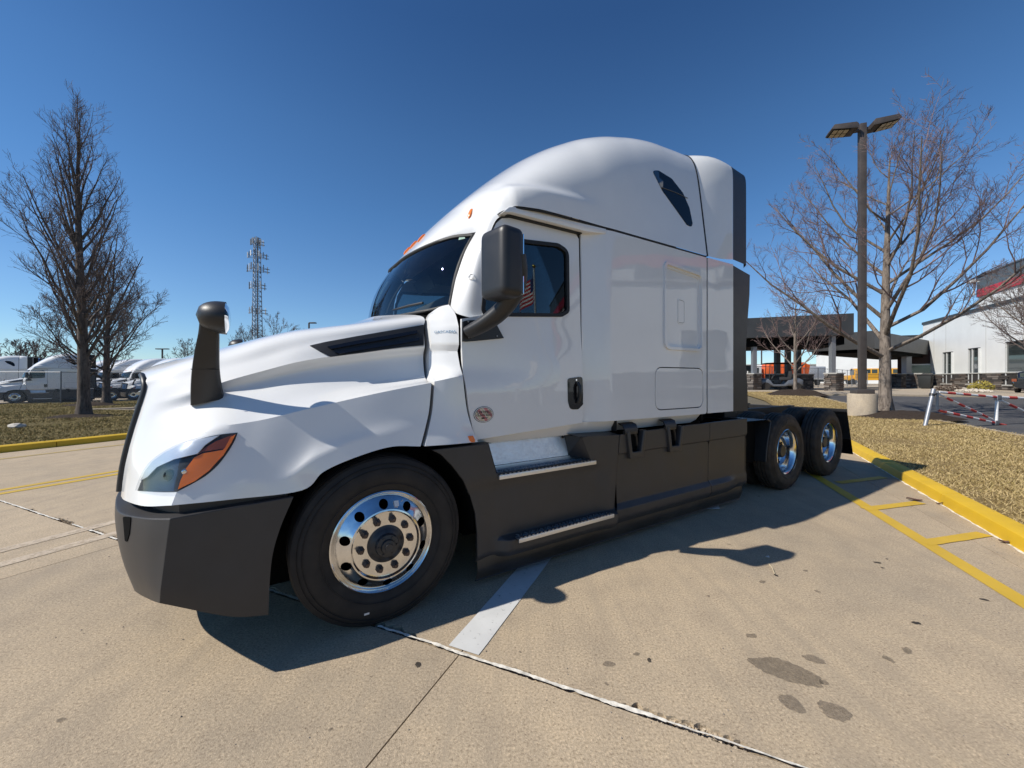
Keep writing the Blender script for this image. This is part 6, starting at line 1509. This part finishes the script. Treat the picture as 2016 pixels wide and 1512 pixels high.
# ================================================================== SMALL THINGS
leaf_m = simple('dead_leaf', (.11,.06,.045), .8, vary=.4, vscale=60)
def leaf(label, c, L, W, rot, seed):
    R = random.Random(seed); mb = MB(); G_ = []
    for i in range(9):
        t = i/8; w = W*math.sin(math.pi*min(1,t*1.02))**.7*(1+.25*R.uniform(-1,1)); row = []
        for j in range(5):
            q = (j/4-.5)*2; row.append(((t-.5)*L, q*w/2, .006+.012*q*q+.006*math.sin(5*t+seed)))
        G_.append(row)
    v, f = grid_data(np.array(G_)); mb.add(v, f); o = mb.build('dead_leaf', leaf_m, smooth=60, fix=False); o.location = (c[0],c[1],.008); o.rotation_euler = (0,0,rot); return tag(o, label, 'leaf')
c_ = GXY(1800,986); leaf('curled brown leaf lying at the end of a yellow bar', c_, .15, .07, -.35, 1)
c_ = GXY(1978,1070); leaf('small brown leaf tight against the yellow kerb', c_, .075, .04, -.5, 2)
c_ = GXY(1850,994); leaf('thin leaf scrap trailing right of the curled leaf', c_, .07, .02, -.3, 3)
# little bits of grit on the concrete (nobody could count them)
mb = MB(); R = random.Random(8)
for k in range(260):
    y = R.uniform(1.2,4.5); x = R.uniform(-1.2,1.35)*y; s = R.uniform(.0015,.0045)*(1+.2*y); mb.obox((x,y,s*.3), s,s*.8,s*.6, R.random()*6,R.random(),R.random())
o = mb.build('grit', simple('grit_stone', (.22,.19,.16), .9, vary=.5, vscale=80), smooth=0, fix=False); o['kind'] = 'stuff'
# flag poles on the lawn to the right, seen in the door glass
def flag(label, loc, h, W, Hh, kind_):
    r = thing('flagpole', label, 'flagpole', loc); mb = MB(); mb.tube([(0,0,0),(0,0,h)], [.09,.05], 10); mb.build('pole', M['frame_alu'], r); mb = MB(); mb.lathe([(.0,.12),(.09,.06),(.11,0),(.09,-.06),(.0,-.12)], 12, 'z', (0,0,h+.1)); mb.build('finial', simple('gold_ball', (.6,.42,.1), .3, 1), r)
    dirv = Vector((.75,-.66,0)).normalized(); nv = Vector((-dirv.y,dirv.x,0))
    def sheet_(s0, s1, z0, z1, mat, off=0, nm='stripe'):
        G_ = []
        for i in range(17):
            s = s0+(s1-s0)*i/16; d = .22*math.sin(s*2.4)*min(1,s)+off; G_.append([tuple(dirv*s+nv*d+Vector((0,0,z0-.14*s))), tuple(dirv*s+nv*d+Vector((0,0,z1-.14*s)))])
        v, f = grid_data(np.array(G_)); mb = MB(); mb.add(v, f); return mb.build(nm, mat, r, smooth=60, fix=False)
    top = h-.2
    if kind_ == 'stripes':
        for k in range(13):
            z1 = top-Hh*k/13; z0 = top-Hh*(k+1)/13; s0 = W*.40 if k < 7 else 0; sheet_(s0, W, z0, z1, M['gate_red'] if k%2 == 0 else M['gate_white'])
        sheet_(0, W*.40, top-Hh*7/13, top, simple('flag_blue', (.02,.035,.14), .8), 0, 'canton')
    else:
        sheet_(0, W, top-Hh, top, M['gate_white'], 0, 'flag'); sheet_(W*.2, W*.8, top-Hh*.5, top-Hh*.3, M['gate_red'], .01, 'band')
    return r
flag('tall pole flying a striped flag beyond the right edge', (17.6,-3.6,.1), 8.4, 2.6, 1.5, 'stripes')
flag('shorter pole flying a white flag beyond the right edge', (16.6,-4.5,.1), 4.4, 1.8, 1.2, 'white')

paper = simple('white_paper', (.66,.65,.62), .8)
def scrap(name, label, cat, pts, h, mat):
    mb = MB(); n = len(pts); mb.add([(x,y,.005+h*((i*7)%3)/2) for i,(x,y) in enumerate(pts)]+[(x,y,.008+h*((i*7)%3)/2) for i,(x,y) in enumerate(pts)], [tuple(range(n))[::-1], tuple(range(n,2*n))]+[(i,(i+1)%n,n+(i+1)%n,n+i) for i in range(n)])
    return tag(mb.build(name, mat, None, smooth=0), label, cat)
scrap('paper_scrap', 'white paper scrap on the shaded concrete beside the long side skirt', 'litter', [GXY(1392,1003),GXY(1414,994),GXY(1417,1005)], .012, paper)
scrap('paper_scrap', 'tiny pale scrap at the edge of the door mirror shadow', 'litter', [GXY(1507,1097),GXY(1514,1096),GXY(1515,1101)], .006, paper)
a_, b_ = GXY(1514,1112), GXY(1525,1131); mb = MB(); mb.tube([(a_[0],a_[1],.007),((a_[0]+b_[0])/2+.004,(a_[1]+b_[1])/2,.012),(b_[0],b_[1],.007)], .0028, 5); tag(mb.build('straw', simple('dry_straw', (.62,.52,.34), .7)), 'short pale straw lying below the door mirror shadow', 'straw')
mb = MB(); me_ = bpy.data.meshes.new('mesh'); bm = bmesh.new(); bmesh.ops.create_icosphere(bm, subdivisions=2, radius=.16)
for v_ in bm.verts: v_.co *= 1+.3*noise.noise(v_.co*9); v_.co.z *= .55
bm.to_mesh(me_); bm.free(); st_ = link_mesh('stone', me_, simple('pale_stone', (.50,.46,.40), .85, vary=.2, vscale=9)); st_.location = (-13.6, 10.75, .15); tag(st_, 'single pale stone lying on the left lawn', 'stone')
